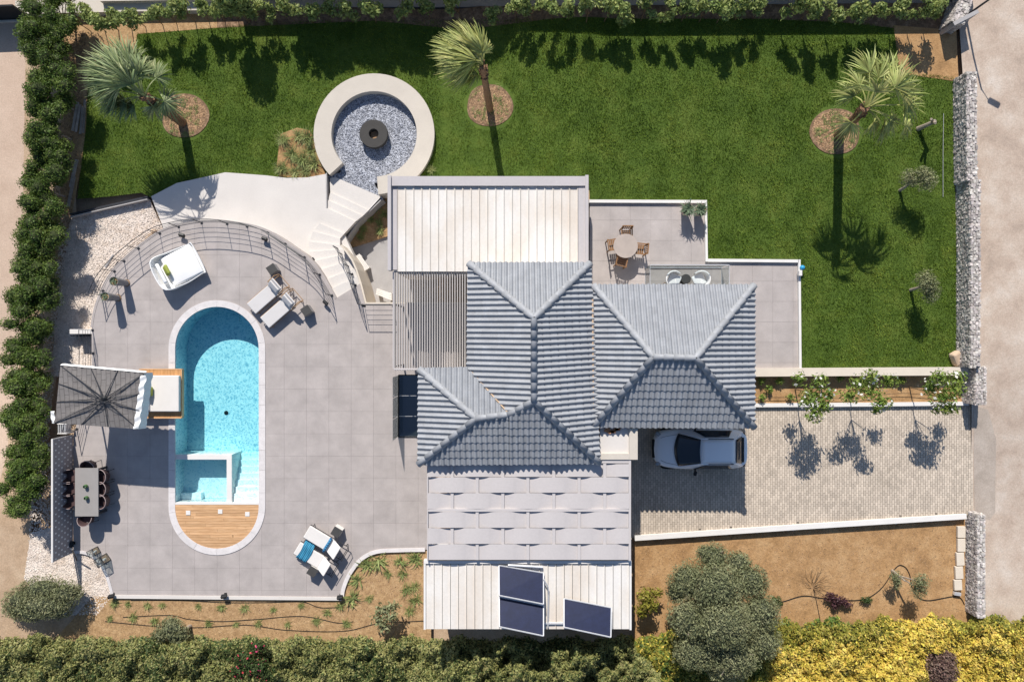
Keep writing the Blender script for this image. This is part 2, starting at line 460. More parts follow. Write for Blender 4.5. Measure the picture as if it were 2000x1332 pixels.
mt['lf_succ'] = leafmat('succulent_leaf', (.10, .15, .09), (.20, .26, .16))
mt['lf_dry'] = leafmat('dry_leaf', (.16, .10, .08), (.27, .18, .14))
mt['screen'] = M('screen_metal', two((.27, .255, .27), .04), 1, .5)
mt['flower'] = leafmat('pink_flower', (.55, .04, .11), (.75, .10, .18))
mt['flower_w'] = leafmat('white_flower', (.7, .66, .62), (.8, .78, .72))
mt['grassblade'] = leafmat('grass_blade', (.080, .150, .015), (.152, .228, .027), (.285, .33, .06), isl=.2, hue=.012, tr=.3, scale=.55)
# ---------------------------------------------------------------- ground and lawn
ZT, ZD, ZP, ZI, ZG = 1.4, 1.0, -1.1, -2.4, -1.38     # terrace, drive, lower path, basement court, gravel pit

def hole_drop(X, Y):
    px, py = X * PXM + 1000, 666 - Y * PXM
    if 318 < px < 535 and 575 < py < 1095: return -4.2
    if 590 < px < 835 and 360 < py < 870: return -4.5
    if 590 < px < 860 and 140 < py <= 360: return -2.6
    return None

nx, ny = 113, 81
gx = [-320, -120, -60] + [(-28 + i * .5) for i in range(nx)] + [60, 120, 320]
gy = [-320, -120, -50] + [(-20 + i * .5) for i in range(ny)] + [50, 120, 320]
gv, gf = [], []
for y in gy:
    for x in gx:
        d = hole_drop(x, y)
        gv.append((x, y, d if d is not None else G(max(-28, min(28, x)), max(-20, min(20, y))) - .35))
W_ = len(gx)
for j in range(len(gy) - 1):
    for i in range(W_ - 1):
        gf.append((j * W_ + i, j * W_ + i + 1, (j + 1) * W_ + i + 1, (j + 1) * W_ + i))
mb = MB(); mb.add(gv, gf)
struct(mb.build('ground', mt['ground'], smooth=True), 'dry sandy ground around the walled plot')

def draped(name, polys_px, mat, dz, step=.7, zf=None, parent=None):
    """a sheet cut from a grid so that it follows the terrain; outline given in photo pixels"""
    mb = MB()
    for poly in polys_px:
        W = [PG(x, y, dz) if zf is None else P(x, y, zf(x, y)) for x, y in poly]
        W = [(p.x, p.y) for p in W]
        x0, x1 = min(p[0] for p in W), max(p[0] for p in W); y0, y1 = min(p[1] for p in W), max(p[1] for p in W)
        i0 = math.floor(x0 / step)
        while i0 * step < x1:
            j0 = math.floor(y0 / step)
            while j0 * step < y1:
                q = clip(W, i0 * step, j0 * step, (i0 + 1) * step, (j0 + 1) * step)
                if len(q) > 2 and abs(area2(q)) > 1e-4:
                    mb.sheet([(x, y, G(x, y) + dz) for x, y in q])
                j0 += 1
            i0 += 1
    return mb.build(name, mat, parent)

RC = (730.5, 262)                                     # fire pit centre in pixels
def arc_px(c, r, a0, a1, n=24):                       # image angles, clockwise as seen, degrees
    return [(c[0] + r * math.cos(math.radians(a0 + (a1 - a0) * i / n)), c[1] + r * math.sin(math.radians(a0 + (a1 - a0) * i / n))) for i in range(n + 1)]

lawn_left = [(268, 66), (330, 62), (420, 54), (560, 44), (730, 40)] + arc_px(RC, 108, 270, 140, 18) + \
            [(640, 345), (600, 350), (540, 350), (440, 340), (345, 362), (296, 386), (275, 377), (215, 384), (151, 389), (158, 330), (168, 250), (172, 150), (262, 110)]
lawn_right = [(730, 40), (900, 40), (1200, 36), (1500, 37), (1640, 43), (1748, 54), (1752, 90), (1757, 142), (1862, 150), (1866, 400), (1874, 700), (1874, 722),
              (1566, 722), (1562, 509), (1380, 506), (1378, 393), (1152, 392), (1150, 350), (850, 350), (766, 350), (752, 368)] + arc_px(RC, 108, 80, -90, 22)
struct(draped('lawn', [lawn_left, lawn_right], mt['lawn'], 0.0), 'green lawn wrapping the north side of the villa')

# grass blades: nobody could count them
beds_px = [((360, 226), 50), ((956, 206), 50), ((1633, 257), 52)]
grass_ex = [[(548, 262), (580, 250), (604, 255), (618, 275), (628, 310), (636, 342), (600, 349), (545, 345), (540, 325)]]
def grass_field(polys, n, seed):
    r = np.random.default_rng(seed); out = []
    for poly in polys:
        a = abs(area2(poly)); k = int(n * a / sum(abs(area2(p)) for p in polys))
        xs = [p[0] for p in poly]; ys = [p[1] for p in poly]
        X = r.uniform(min(xs), max(xs), k * 3); Y = r.uniform(min(ys), max(ys), k * 3)
        m = inpoly(X, Y, poly)
        for c, rad in beds_px: m &= (X - c[0]) ** 2 + (Y - c[1]) ** 2 > rad ** 2
        for q in grass_ex: m &= ~inpoly(X, Y, q)
        out.append(np.stack([X[m], Y[m]], 1)[:k])
    return np.concatenate(out)
gp = grass_field([lawn_left, lawn_right], 250000, 3)
def ss_np(a, b, x):
    t = np.clip((x - a) / (b - a), 0, 1); return t * t * (3 - 2 * t)
def G_np(X, Y):
    px, py = X * PXM + 1000, 666 - Y * PXM
    a = -1.3 + 2.6 * ss_np(850, 1180, px); b = -0.1 + 0.9 * ss_np(820, 1240, px); t = ss_np(650, 1040, py)
    return a * (1 - t) + b * t
def PG_np(px, py):
    z = np.zeros(len(px))
    for _ in range(4):
        k = (CAM_H - z) / CAM_H / PXM; X, Y = (px - 1000) * k, (666 - py) * k; z = G_np(X, Y)
    return X, Y, z
X, Y, Z = PG_np(gp[:, 0], gp[:, 1])
n = len(X); a = rng.uniform(0, 2 * np.pi, n); hgt = rng.uniform(.035, .085, n) * (.7 + .7 * vn(X, Y, .5, 3)); wd = rng.uniform(.008, .017, n)
# mown nap: blades lean a little west in soft swathes
lx = rng.normal(-.1, .45, n); ly = rng.normal(0, .42, n) + .30 * np.sign(np.sin(X * 2 * np.pi / 1.5 + .3 * np.sin(Y * .3)))
V = np.zeros((n, 3, 3))
V[:, 0] = np.stack([X - np.cos(a) * wd, Y - np.sin(a) * wd, Z - .003], 1)
V[:, 1] = np.stack([X + np.cos(a) * wd, Y + np.sin(a) * wd, Z - .003], 1)
V[:, 2] = np.stack([X + lx * hgt, Y + ly * hgt, Z + hgt], 1)
o = np_mesh('grass', V, np.arange(n * 3).reshape(-1, 3), mt['grassblade'])
tag(o, 'short mown grass blades covering the lawn', kind='stuff')

# ---------------------------------------------------------------- pool deck
ARC = [(179, 640), (183, 614), (192, 583), (211, 542), (240, 508), (288, 468), (327, 446), (380, 434), (410, 432), (436, 433), (484, 439), (525, 452),
       (568, 480), (604, 506), (628, 535), (656, 583)]
arc_s = [tuple(p) for p in spline(ARC, 5)]
ileft = [p for p in arc_s if p[0] < 422.6]; iright = [p for p in arc_s if p[0] > 422.6]
pool_o = lambda r: [(424 - r, 989), (424 - r, 681)]
def half_stadium(r, side, n=16):
    """pool outline, top to bottom for side=-1 (left) or +1"""
    top = [(424 + side * r * math.sin(math.pi / 2 * i / n), 681 - r * math.cos(math.pi / 2 * i / n)) for i in range(n + 1)]
    bot = [(424 + side * r * math.cos(math.pi / 2 * i / n), 989 + r * math.sin(math.pi / 2 * i / n)) for i in range(n + 1)]
    return top + bot
SW_CURVE = [tuple(p) for p in spline([(143, 1078), (160, 1078), (178, 1084), (196, 1100), (211, 1130), (220, 1163)], 4)]
SE_CURVE = [tuple(p) for p in spline([(668, 1168), (671, 1148), (683, 1120), (705, 1092), (735, 1077), (780, 1074), (830, 1073)], 4)]
deck_L = [(424, 432.5)] + ileft[::-1] + [(179, 735), (143, 850)] + SW_CURVE + [(424, 1166)] + half_stadium(92, -1)[::-1]
deck_R = [(424, 432.5)] + iright + [(703, 554), (713, 593), (916, 593), (916, 724), (816, 724), (816, 732), (778, 732), (778, 854), (842, 854), (842, 1073)] + \
         SE_CURVE[::-1] + [(424, 1166)] + half_stadium(92, 1)[::-1]
def tiled_floor(name, label, polys, z, ox, oy, pitch, depth, joint=.005, edge_kind=None):
    """a slab with separate tiles lying on it; outline in photo pixels"""
    slab = MB(); Ws = []
    for poly in polys:
        W = [tuple(P(x, y, z)[:2]) for x, y in poly]; Ws.append(W)
        slab.prism(W, z - depth, z - .012, bottom=False)
    s = struct(slab.build(name, mt['grout']), label)
    full = None; px_w = P(ox + pitch, oy, z).x - P(ox, oy, z).x
    o0 = P(ox, oy, z); cnt = 0
    for W in Ws:
        x0, x1 = min(p[0] for p in W), max(p[0] for p in W); y0, y1 = min(p[1] for p in W), max(p[1] for p in W)
        for i in range(math.floor((x0 - o0.x) / px_w), math.ceil((x1 - o0.x) / px_w)):
            for j in range(math.floor((y0 - o0.y) / px_w), math.ceil((y1 - o0.y) / px_w)):
                cx, cy = o0.x + i * px_w, o0.y + j * px_w
                g = joint / 2
                q = clip(W, cx + g, cy + g, cx + px_w - g, cy + px_w - g)
                if len(q) < 3 or abs(area2(q)) < .004: continue
                if abs(abs(area2(q)) - (px_w - joint) ** 2) < 1e-4:
                    if full is None:
                        h = (px_w - joint) / 2
                        m2 = MB(); m2.prism([(-h, -h), (h, -h), (h, h), (-h, h)], -.03, 0, bottom=False)
                        full = bpy.data.meshes.new('tile'); full.from_pydata(m2.v, [], m2.f); full.materials.append(mt['tile'])
                    t = link('tile', full, None, s)
                    t.location = (cx + px_w / 2, cy + px_w / 2, z + rnd.uniform(-.0006, .0006))
                else:
                    m2 = MB(); m2.prism(q, z - .03, z, bottom=False); m2.build('tile', mt['tile'], s)
                cnt += 1
    return s
deck = tiled_floor('pool_deck', 'grey tiled pool deck', [deck_L, deck_R], 0.0, 424.0, 672.4, 43.65, 2.6)

# deck edge kerbs
def kerb(name, label, pts, w, z0, z1, z_at, mat='coping', parent=None):
    W = [P(x, y, z_at) for x, y in pts]
    m2 = MB(); m2.strip(W, w, z0, z1)
    return m2.build(name, mt[mat], parent)
struct(kerb('deck_kerb', '', [(222, 1164.5), (424, 1166.5), (667, 1168.5)], .15, -.6, .035, 0, 'white_screed'), 'white kerb along the south edge of the pool deck')
struct(kerb('deck_kerb', '', [tuple(p) for p in SE_CURVE], .17, -.6, .035, 0, 'coping'), 'pale curved kerb where the deck meets the planted corner')
struct(kerb('deck_kerb', '', [tuple(p) for p in SW_CURVE], .13, -.5, .03, 0, 'coping'), 'pale curved kerb against the white pebble bed')
struct(kerb('retaining_edge', '', arc_s, .10, -1.6, .012, 0, 'tile'), 'grey curved edge of the raised pool deck')

# ---------------------------------------------------------------- pool
pool = thing('swimming_pool', 'long oval swimming pool with turquoise water set in the deck', 'swimming pool', (P(424, 840).x, P(424, 840).y, 0))
ring_o, ring_i = [], []
def stadium(r, n=64):
    L = half_stadium(r, -1, n // 4); R = half_stadium(r, 1, n // 4)
    return R + L[::-1][1:-1]
def ring_pts(r):
    pts = [P(x, y, 0) for x, y in stadium(r)]
    return [(p.x, p.y) for p in pts]
def resample(pts, step):
    pts = [Vector(p) for p in pts] + [Vector(pts[0])]
    out, carry = [], 0.0
    for a, b in zip(pts, pts[1:]):
        L = (b - a).length; t = carry
        while t < L:
            out.append(((a + (b - a) * (t / L)), (b - a).normalized())); t += step
        carry = t - L
    return out
mid = ring_pts(88); per = sum((Vector(mid[i]) - Vector(mid[i - 1])).length for i in range(len(mid)))
fine = resample(mid, per / 240 + 1e-6)
NS = 28
for k in range(NS):
    idx = [int(round(k * len(fine) / NS)) + i for i in range(int(round((k + 1) * len(fine) / NS)) - int(round(k * len(fine) / NS)) + 1)]
    L_, R_ = [], []
    for q, i in enumerate(idx):
        p, d = fine[i % len(fine)]
        e = .004 if q == 0 else (-.004 if q == len(idx) - 1 else 0)
        nn = Vector((-d.y, d.x)); p = p + d * e
        L_.append(p + nn * .148); R_.append(p - nn * .148)
    m2 = MB(); m2.prism([tuple(p) for p in L_] + [tuple(p) for p in R_[::-1]], -.05, .028)
    m2.build('coping_stone', mt['coping'], pool)
inner = ring_pts(82.5)
PD = -1.2
sh_ = MB()
N_ = len(inner)
def inner_cut(y_lim):        # swimming part only, north of the wooden platform
    q = clip([(x, y) for x, y in inner], -50, P(0, y_lim).y, 50, 50)
    return q
basin = inner_cut(982)
m2 = MB(); n = len(basin)
if area2(basin) < 0: basin = basin[::-1]
m2.add([(x, y, PD) for x, y in basin] + [(x, y, -.02) for x, y in basin], [tuple(range(n))] + [((i + 1) % n, i, n + i, n + (i + 1) % n) for i in range(n)])
m2.build('basin', mt['pool'], pool)
# spa wall: L shaped, white
def pxbox(m, x0, y0, x1, y1, z0, z1, zr=None):
    zr = z1 if zr is None else zr
    a, b = P(x0, y1, zr), P(x1, y0, zr)
    return m.box(((a.x + b.x) / 2, (a.y + b.y) / 2, (z0 + z1) / 2), (b.x - a.x, b.y - a.y, z1 - z0))
m2 = MB(); pxbox(m2, 341.5, 888, 452, 897.5, PD + .01, -.035, 0); pxbox(m2, 442, 897.6, 452, 981, PD + .01, -.036, 0)
m2.build('spa_wall', mt['wallwhite'], pool)
m2 = MB(); pxbox(m2, 341.5, 897.6, 441.9, 981, PD + .01, -.85, 0); m2.build('spa_floor', mt['pool'], pool)
m2 = MB(); pxbox(m2, 342, 968, 382, 981, -.84, -.55, 0); m2.build('spa_bench', mt['pool'], pool)
for k in range(7):
    y1, zt = 981, -.20 - .14 * k
    m2 = MB(); pxbox(m2, 452.2, 966 - k * 12.2, 506.2, 966 - (k - 1) * 12.2 if k else 981, PD + .005, zt, 0); m2.build('pool_step', mt['pool'], pool)
m2 = MB(); pxbox(m2, 341.8, 981.2, 506.4, 985, -.5, .02, 0); m2.build('end_wall', mt['wallwhite'], pool)
m2 = MB(); m2.lathe([(.10, PD + .006), (.10, PD + .02), (.0, PD + .025)], (P(442, 806, PD).x, P(442, 806, PD).y, 0), 14); m2.build('floor_drain', mt['black'], pool)
# water
wm = bpy.data.materials.new('pool_water'); wm.use_nodes = True
nt = wm.node_tree; N, L = nt.nodes, nt.links; N.remove(N['Principled BSDF'])
geo = N.new('ShaderNodeNewGeometry')
n1 = N.new('ShaderNodeTexNoise'); n1.inputs['Scale'].default_value = 2.2; n1.inputs['Detail'].default_value = 2
mixv = N.new('ShaderNodeVectorMath'); mixv.operation = 'MULTIPLY_ADD'; mixv.inputs[1].default_value = (.55, .55, 0)
L.new(geo.outputs['Position'], n1.inputs['Vector']); L.new(n1.outputs['Color'], mixv.inputs[0]); L.new(geo.outputs['Position'], mixv.inputs[2])
vor = N.new('ShaderNodeTexVoronoi'); vor.feature = 'SMOOTH_F1'; vor.inputs['Scale'].default_value = 9.5; vor.inputs['Smoothness'].default_value = .35
L.new(mixv.outputs[0], vor.inputs['Vector'])
rp = N.new('ShaderNodeValToRGB'); e = rp.color_ramp.elements
e[0].position = .16; e[0].color = (.68, .81, .87, 1); e[1].position = .50; e[1].color = (.99, 1, 1, 1)  # ripple tint: the web of sunlight is painted into the water colour
L.new(vor.outputs[0], rp.inputs[0])
tr = N.new('ShaderNodeBsdfTransparent'); L.new(rp.outputs[0], tr.inputs[0])
gl = N.new('ShaderNodeBsdfGlossy'); gl.inputs['Roughness'].default_value = .05
bp = N.new('ShaderNodeBump'); bp.inputs['Strength'].default_value = .5; bp.inputs['Distance'].default_value = .05
L.new(vor.outputs[0], bp.inputs['Height']); L.new(bp.outputs[0], gl.inputs['Normal'])
fr = schlick(N, L, .02)
mx = N.new('ShaderNodeMixShader'); L.new(fr, mx.inputs[0]); L.new(tr.outputs[0], mx.inputs[1]); L.new(gl.outputs[0], mx.inputs[2])
L.new(mx.outputs[0], N['Material Output'].inputs['Surface'])
va = N.new('ShaderNodeVolumeAbsorption'); va.inputs['Color'].default_value = (.05, .80, .90, 1); va.inputs['Density'].default_value = .36
L.new(va.outputs[0], N['Material Output'].inputs['Volume'])
wq = inner_cut(981.1)
cen = Vector((sum(p[0] for p in wq) / len(wq), sum(p[1] for p in wq) / len(wq)))
m2 = MB(); m2.prism([(x * .9995 + cen.x * .0005, y * .9995 + cen.y * .0005) for x, y in wq], PD + .003, -.09)
water = m2.build('water', wm, pool)

# wooden platform closing the south end: one board after another
plat = thing('wooden_platform', 'half-round wooden platform of boards at the south end of the pool', 'deck platform', (P(424, 1030).x, P(424, 1030).y, 0))
half = [(x, y) for x, y in clip([(x, y) for x, y in ring_pts(81.8)], -50, -50, 50, P(0, 985.4).y)]
y_top, y_bot = P(0, 985.4).y, min(p[1] for p in half)
rows = 16; bh = (y_top - y_bot) / rows
for r_ in range(rows):
    xs_ = [P(300, 0).x] + sorted(P(rnd.uniform(360, 490), 0).x for _ in range(rnd.choice([1, 2, 2, 3]) if r_ < 13 else 1)) + [P(560, 0).x]
    for a_, b_ in zip(xs_, xs_[1:]):
        q = clip(half, a_ + .003, y_top - (r_ + 1) * bh + .004, b_ - .003, y_top - r_ * bh - .004)
        if len(q) > 2 and abs(area2(q)) > .003:
            m2 = MB(); m2.prism(q, -.03, .012 + rnd.uniform(-.001, .001)); m2.build('board', mt['teak'], plat)
m2 = MB(); m2.prism(half, -.3, -.035); m2.build('subframe', mt['black'], plat)
for px, py in ((368, 1001), (430.5, 998.5), (483.5, 1003.5)):
    b = MB(); c = P(px, py, 0); b.rbox((c.x, c.y, .022), (.20, .20, .02), .006)
    tag(b.build('skimmer_lid', mt['wallwhite']), {368: 'square white lid in the wooden platform, nearest the daybed side', 430.5: 'square white lid at the middle of the wooden platform', 483.5: 'square white lid in the wooden platform, nearest the house'}[px], 'skimmer lid', 'square lids in the wooden platform')

# ---------------------------------------------------------------- lower path, stairs, fire pit
m2 = MB()
path_px = [(295, 384), (345, 358), (400, 346), (440, 337), (520, 343), (560, 348), (600, 347), (637, 340), (638, 406), (694, 433), (672, 457), (700, 520), (640, 600), (560, 560), (430, 470), (320, 462), (318, 443)]
m2.prism([tuple(P(x, y, ZP)[:2]) for x, y in path_px], ZP - .5, ZP)
struct(m2.build('path', mt['white_screed']), 'white screed path below the curved deck edge')
st = thing('stone_stairs', 'white fan-shaped stairs climbing from the lower path to the pool deck', 'stairs', P(650, 520, ZP))
lines = [((624, 436), (672, 457)), ((612, 452), (664, 466)), ((603, 472), (664, 479)), ((603, 492), (671, 487)), ((612, 510), (678, 496)), ((623, 528), (686, 508)),
         ((634, 547), (693, 524)), ((645, 565), (698, 540)), ((656, 583), (703, 554))]
for i in range(8):
    z = ZP + (i + 1) * (1.1 / 9)
    (a0, b0), (a1, b1) = lines[i], lines[i + 1]
    q = [P(*a0, z), P(*b0, z), P(*b1, z), P(*a1, z)]
    m2 = MB(); m2.prism([p[:2] for p in q], -2.6, z); m2.build('step', mt['white_screed'], st)
st2 = thing('garden_steps', 'short straight white steps going down to the gravel fire pit', 'stairs', P(690, 390, ZP))
dn = [[(644, 348), (656, 347), (744, 384.5), (720, 411), (645, 376)], [(645, 376), (720, 411), (708.5, 422), (641, 391)], [(641, 391), (708.5, 422), (694, 433), (638, 406)]]
for i, q in enumerate(dn):
    z = ZP - .085 * (3 - i)
    m2 = MB(); m2.prism([P(x, y, z)[:2] for x, y in q], -2.7, z); m2.build('step', mt['white_screed'], st2)
m2 = MB(); m2.strip([P(637.5, 338, ZP), P(637.8, 407, ZP)], .05, -1.8, ZP + .004); m2.build('side_wall', mt['concrete'], st2)
m2 = MB(); m2.strip([P(744, 386, ZP), P(694, 434, ZP), P(664, 479, ZP)], .05, ZI - .2, ZP - .30); m2.build('side_wall', mt['concrete'], st2)

def ring_wall(r0, r1, a0, a1, z0, z1, n=56):
    m = MB(); I, O = [], []
    for i in range(n + 1):
        a = math.radians(a0 + (a1 - a0) * i / n)
        I.append(P(RC[0] + r0 * math.cos(a), RC[1] + r0 * math.sin(a), z1)); O.append(P(RC[0] + r1 * math.cos(a), RC[1] + r1 * math.sin(a), z1))
    m.prism([p[:2] for p in O] + [p[:2] for p in I[::-1]], z0, z1)
    return m
fp = thing('fire_pit_seat', 'cream concrete ring wall open to the south around the gravel fire pit', 'ring bench', P(730, 262, -1.0))
ring_wall(83.5, 118, 137.5, 446, -2.0, -1.0).build('ring_wall', mt['ring'], fp)
gr = [(RC[0] + 96 * math.cos(math.radians(a)), RC[1] + 96 * math.sin(math.radians(a))) for a in range(130, 451, 10)] + [(748, 390), (640, 345)]
m2 = MB(); m2.prism([P(x, y, ZG)[:2] for x, y in gr], -2.4, ZG - .03)
struct(m2.build('gravel_base', mt['bluebed']), 'bed under the blue-grey gravel')

def pebbles(name, label, sampler, n, size, mat, flat=.6, parent=None):
    """loose stones as one mesh of small octahedra"""
    X, Y, Z = sampler(n); n = len(X)
    base = np.array([(1, 0, 0), (0, 1, 0), (-1, 0, 0), (0, -1, 0), (0, 0, 1)], float)
    F0 = np.array([(0, 1, 4), (1, 2, 4), (2, 3, 4), (3, 0, 4)])
    s = rng.uniform(size[0], size[1], n); a = rng.uniform(0, 6.28, n)
    V = np.repeat(base[None], n, 0) * np.stack([s * rng.uniform(.7, 1.3, n), s * rng.uniform(.6, 1, n), s * flat * rng.uniform(.7, 1.3, n)], 1)[:, None, :]
    V[:, 4, 0] += rng.uniform(-.5, .5, n) * s; V[:, 4, 1] += rng.uniform(-.5, .5, n) * s
    c, q = np.cos(a)[:, None], np.sin(a)[:, None]
    x = V[:, :, 0] * c - V[:, :, 1] * q; y = V[:, :, 0] * q + V[:, :, 1] * c
    V = np.stack([x + X[:, None], y + Y[:, None], V[:, :, 2] + Z[:, None]], 2)
    F = (F0[None] + (np.arange(n) * 5)[:, None, None]).reshape(-1, 3)
    return tag(np_mesh(name, V, F, mat, parent), label, kind='stuff')
def poly_sampler(poly_px, z=None, ex=None, dz=.026):
    def f(n):
        xs = [p[0] for p in poly_px]; ys = [p[1] for p in poly_px]
        X = rng.uniform(min(xs), max(xs), n * 2); Y = rng.uniform(min(ys), max(ys), n * 2)
        m = inpoly(X, Y, poly_px)
        if ex is not None: m &= ~ex(X, Y)
        X, Y = X[m][:n], Y[m][:n]
        if z is None:
            x_, y_, z_ = PG_np(X, Y); return x_, y_, z_ + dz
        k = (CAM_H - z) / CAM_H / PXM
        return (X - 1000) * k, (666 - Y) * k, np.full(len(X), z)
    return f
pebbles('gravel', 'loose blue-grey gravel filling the fire pit ring', poly_sampler(gr, ZG - .02, lambda X, Y: (X - 729) ** 2 + (Y - 260) ** 2 < 26 ** 2), 11500, (.025, .05), mt['bluegravel'], .8)
bowl = thing('fire_bowl', 'round charcoal fire bowl with a hole in its top on the gravel', 'fire bowl', P(729, 261, ZG))
c = P(729, 260.5, ZG + .5)
m2 = MB(); m2.lathe([(.50, 0), (.62, .06), (.66, .22), (.665, .40), (.645, .43), (.24, .43), (.225, .42), (.215, .15), (.0, .13)], (c.x, c.y, ZG - .01), 48); m2.build('bowl', mt['charcoal'], bowl, smooth=False)
m2 = MB(); m2.lathe([(.0, .16), (.20, .165), (.20, .14)], (c.x, c.y, ZG), 18); m2.build('burner_tray', mt['rope'], bowl)

# basement court with its retaining wall
m2 = MB(); m2.prism([P(x, y, ZI)[:2] for x, y in [(660, 440), (930, 440), (930, 640), (660, 640)]], ZI - .3, ZI)
struct(m2.build('lower_court', mt['concrete']), 'sunken court between the stairs and the house')
cw = [(664, 479), (675, 492), (686, 508), (694, 526), (703, 554), (713, 593)]
m2 = MB(); m2.strip([P(x + 1.5, y, 0) for x, y in cw], .08, ZI, -.02)
wl = m2.build('court_wall', mt['cream']); tag(wl, 'curved cream retaining wall between the stairs and the sunken court', 'wall')
m2 = MB(); m2.strip([P(713, 592.6, 0), P(930, 592.6, 0)], .1, ZI, -.003); tag(m2.build('court_wall', mt['cream']), 'straight cream retaining wall under the deck edge by the slatted pergola', 'wall')
m2 = MB(); m2.prism([P(x, y, ZI + .12)[:2] for x, y in [(744, 392), (757, 390), (762, 460), (684, 484), (672, 470), (697, 436)]], ZI - .1, ZI + .12)
struct(m2.build('soil_bed', mt['soil_dark']), 'small planted bed between garden steps and house wall')

# ---------------------------------------------------------------- east terrace
terr = [(1152, 392), (1378, 392), (1380, 507), (1562, 507), (1564, 720), (1474, 724), (1150, 724)]
tiled_floor('terrace', 'grey tiled terrace on the north-east side of the villa', [terr], ZT, 1152, 549.4, 39.7, 1.2, .006)
def parapet(name, label, pts, w=.13, z0=.6, z1=ZT + .12):
    m = MB(); m.strip([P(x, y, z1) for x, y in pts], w, z0, z1); return tag(m.build(name, mt['wallwhite']), label, 'low wall', 'low white walls round the terrace')
parapet('low_wall', 'low white wall between terrace and lawn beside the white metal roof', [(1151, 393), (1376.5, 394)])
parapet('low_wall', 'low white wall beside the two flower pots', [(1378.5, 391), (1380.5, 511)], .1)
parapet('low_wall', 'low white wall at the inside corner of the terrace, north of the glass balustrade', [(1383, 508.5), (1560, 510)])
parapet('low_wall', 'long low white wall at the east end of the terrace', [(1561.5, 507), (1563.5, 719)], .1)

# ---------------------------------------------------------------- drive, kerbs, beds in the east
drive_px = [(1150, 700), (1478, 790), (1900, 788), (1901, 1006), (1565, 1027.5), (1236, 1050), (1150, 1050)]
Wd = [tuple(P(x, y, ZD)[:2]) for x, y in drive_px]
m2 = MB(); m2.prism(Wd, ZD - .5, ZD - .035)
drive = struct(m2.build('driveway', mt['paverbed']), 'block paved driveway beside the house')
pw, ph = .196, .105
mbp = MB(); x0, x1 = min(p[0] for p in Wd), max(p[0] for p in Wd); y0, y1 = min(p[1] for p in Wd), max(p[1] for p in Wd)
i = 0; xx = x0
while xx < x1:
    yy = y0 - (i % 2) * pw / 2
    while yy < y1:
        q = clip(Wd, xx + .004, yy + .004, xx + ph - .004, yy + pw - .004)
        if len(q) == 4 and xx > P(1225, 0, ZD).x:
            zz = ZD + rnd.uniform(-.003, .003); cx, cy = xx + ph / 2, yy + pw / 2; hx, hy = ph / 2 - .004, pw / 2 - .004
            b = .008
            mbp.add([(cx + sx * hx, cy + sy * hy, zz - b) for sx, sy in ((-1, -1), (1, -1), (1, 1), (-1, 1))] + [(cx + sx * (hx - b), cy + sy * (hy - b), zz) for sx, sy in ((-1, -1), (1, -1), (1, 1), (-1, 1))],
                    [(4, 5, 6, 7), (0, 1, 5, 4), (1, 2, 6, 5), (2, 3, 7, 6), (3, 0, 4, 7)])
        yy += pw
    xx += ph; i += 1
pv_ = mbp.build('paver', mt['paver'], drive); pv_['kind'] = 'stuff'
struct(kerb('drive_kerb', '', [(1240, 1051), (1565, 1029), (1888, 1008.5)], .22, .2, ZD + .10, ZD + .1, 'wallwhite'), 'long white kerb along the south edge of the driveway')
struct(kerb('drive_kerb', '', [(1474, 791.5), (1700, 790), (1892, 788)], .17, .4, ZD + .16, ZD + .16, 'wallwhite'), 'white kerb between the driveway and the planted bed')
m2 = MB(); m2.strip([P(1470, 727.5, ZT + .17), P(1893, 725, ZT + .17)], .35, .4, ZT + .17)
tag(m2.build('low_wall', mt['cream']), 'long cream wall between the upper lawn and the planted bed', 'low wall')
m2 = MB(); m2.prism([P(x, y, ZD + .1)[:2] for x, y in [(1440, 724), (1892, 722), (1892, 792), (1440, 794)]], .3, ZD + .10)
struct(m2.build('soil_bed', mt['soil']), 'narrow orange soil bed north of the driveway')
struct(draped('dirt_field', [[(1240, 1050), (1565, 1029), (1890, 1008), (1905, 1215), (1240, 1300)]], mt['soil'], 0.02), 'bare orange earth south of the driveway')
struct(draped('soil_bed', [[(180, 1163), (222, 1166), (668, 1170), (672, 1146), (684, 1119), (705, 1092), (735, 1077), (842, 1072), (842, 1300), (60, 1300), (150, 1200)]], mt['soil_dark'], 0.03, zf=None), 'mulched planting bed south of the pool deck')
struct(draped('dirt_patch', [[(1745, 50), (1868, 60), (1872, 160), (1757, 144)]], mt['soil'], 0.012), 'bare orange earth in the corner of the lawn by the gate')
struct(draped('soil_border', [[(120, 20), (424, 8), (424, 55), (268, 67), (262, 110), (172, 150), (168, 250), (158, 330), (140, 420), (118, 420)]], mt['soil_dark'], 0.008), 'orange soil border along the north-west corner of the lawn')
struct(draped('soil_border', [[(424, 8), (1870, -10), (1870, 58), (1752, 56), (1640, 44), (1500, 38), (1200, 37), (730, 41), (424, 55)]], mt['bed_dark'], 0.008), 'soil border under the shrubs along the north wall, its colour darkened for shade')  # shade of the north wall is put into this darker soil colour
struct(draped('road_patch', [[(1902, 792), (1930, 800), (1946, 860), (1944, 1000), (1934, 1014), (1904, 1010)]], mt['road_patch'], 0.006), 'grey cement patch on the road in front of the driveway')
m2 = MB()
struct(draped('road', [[(1866, -60), (2120, -60), (2120, 1400), (1884, 1400), (1886, 1100), (1898, 1000), (1898, 790), (1905, 700), (1880, 140)]], mt['road'], 0.0), 'pale dusty concrete road along the east wall')
struct(draped('lane', [[(-80, -60), (110, -60), (80, 200), (50, 500), (25, 800), (20, 1332), (-80, 1400)]], mt['roadl'], 0.0), 'sandy lane beyond the west hedge')
struct(draped('dirt_strip', [[(50, 100), (130, 100), (150, 420), (120, 660), (60, 1060), (150, 1210), (40, 1300), (-60, 1300), (10, 900)]], mt['ground'], 0.006), 'dry earth under the west hedge')
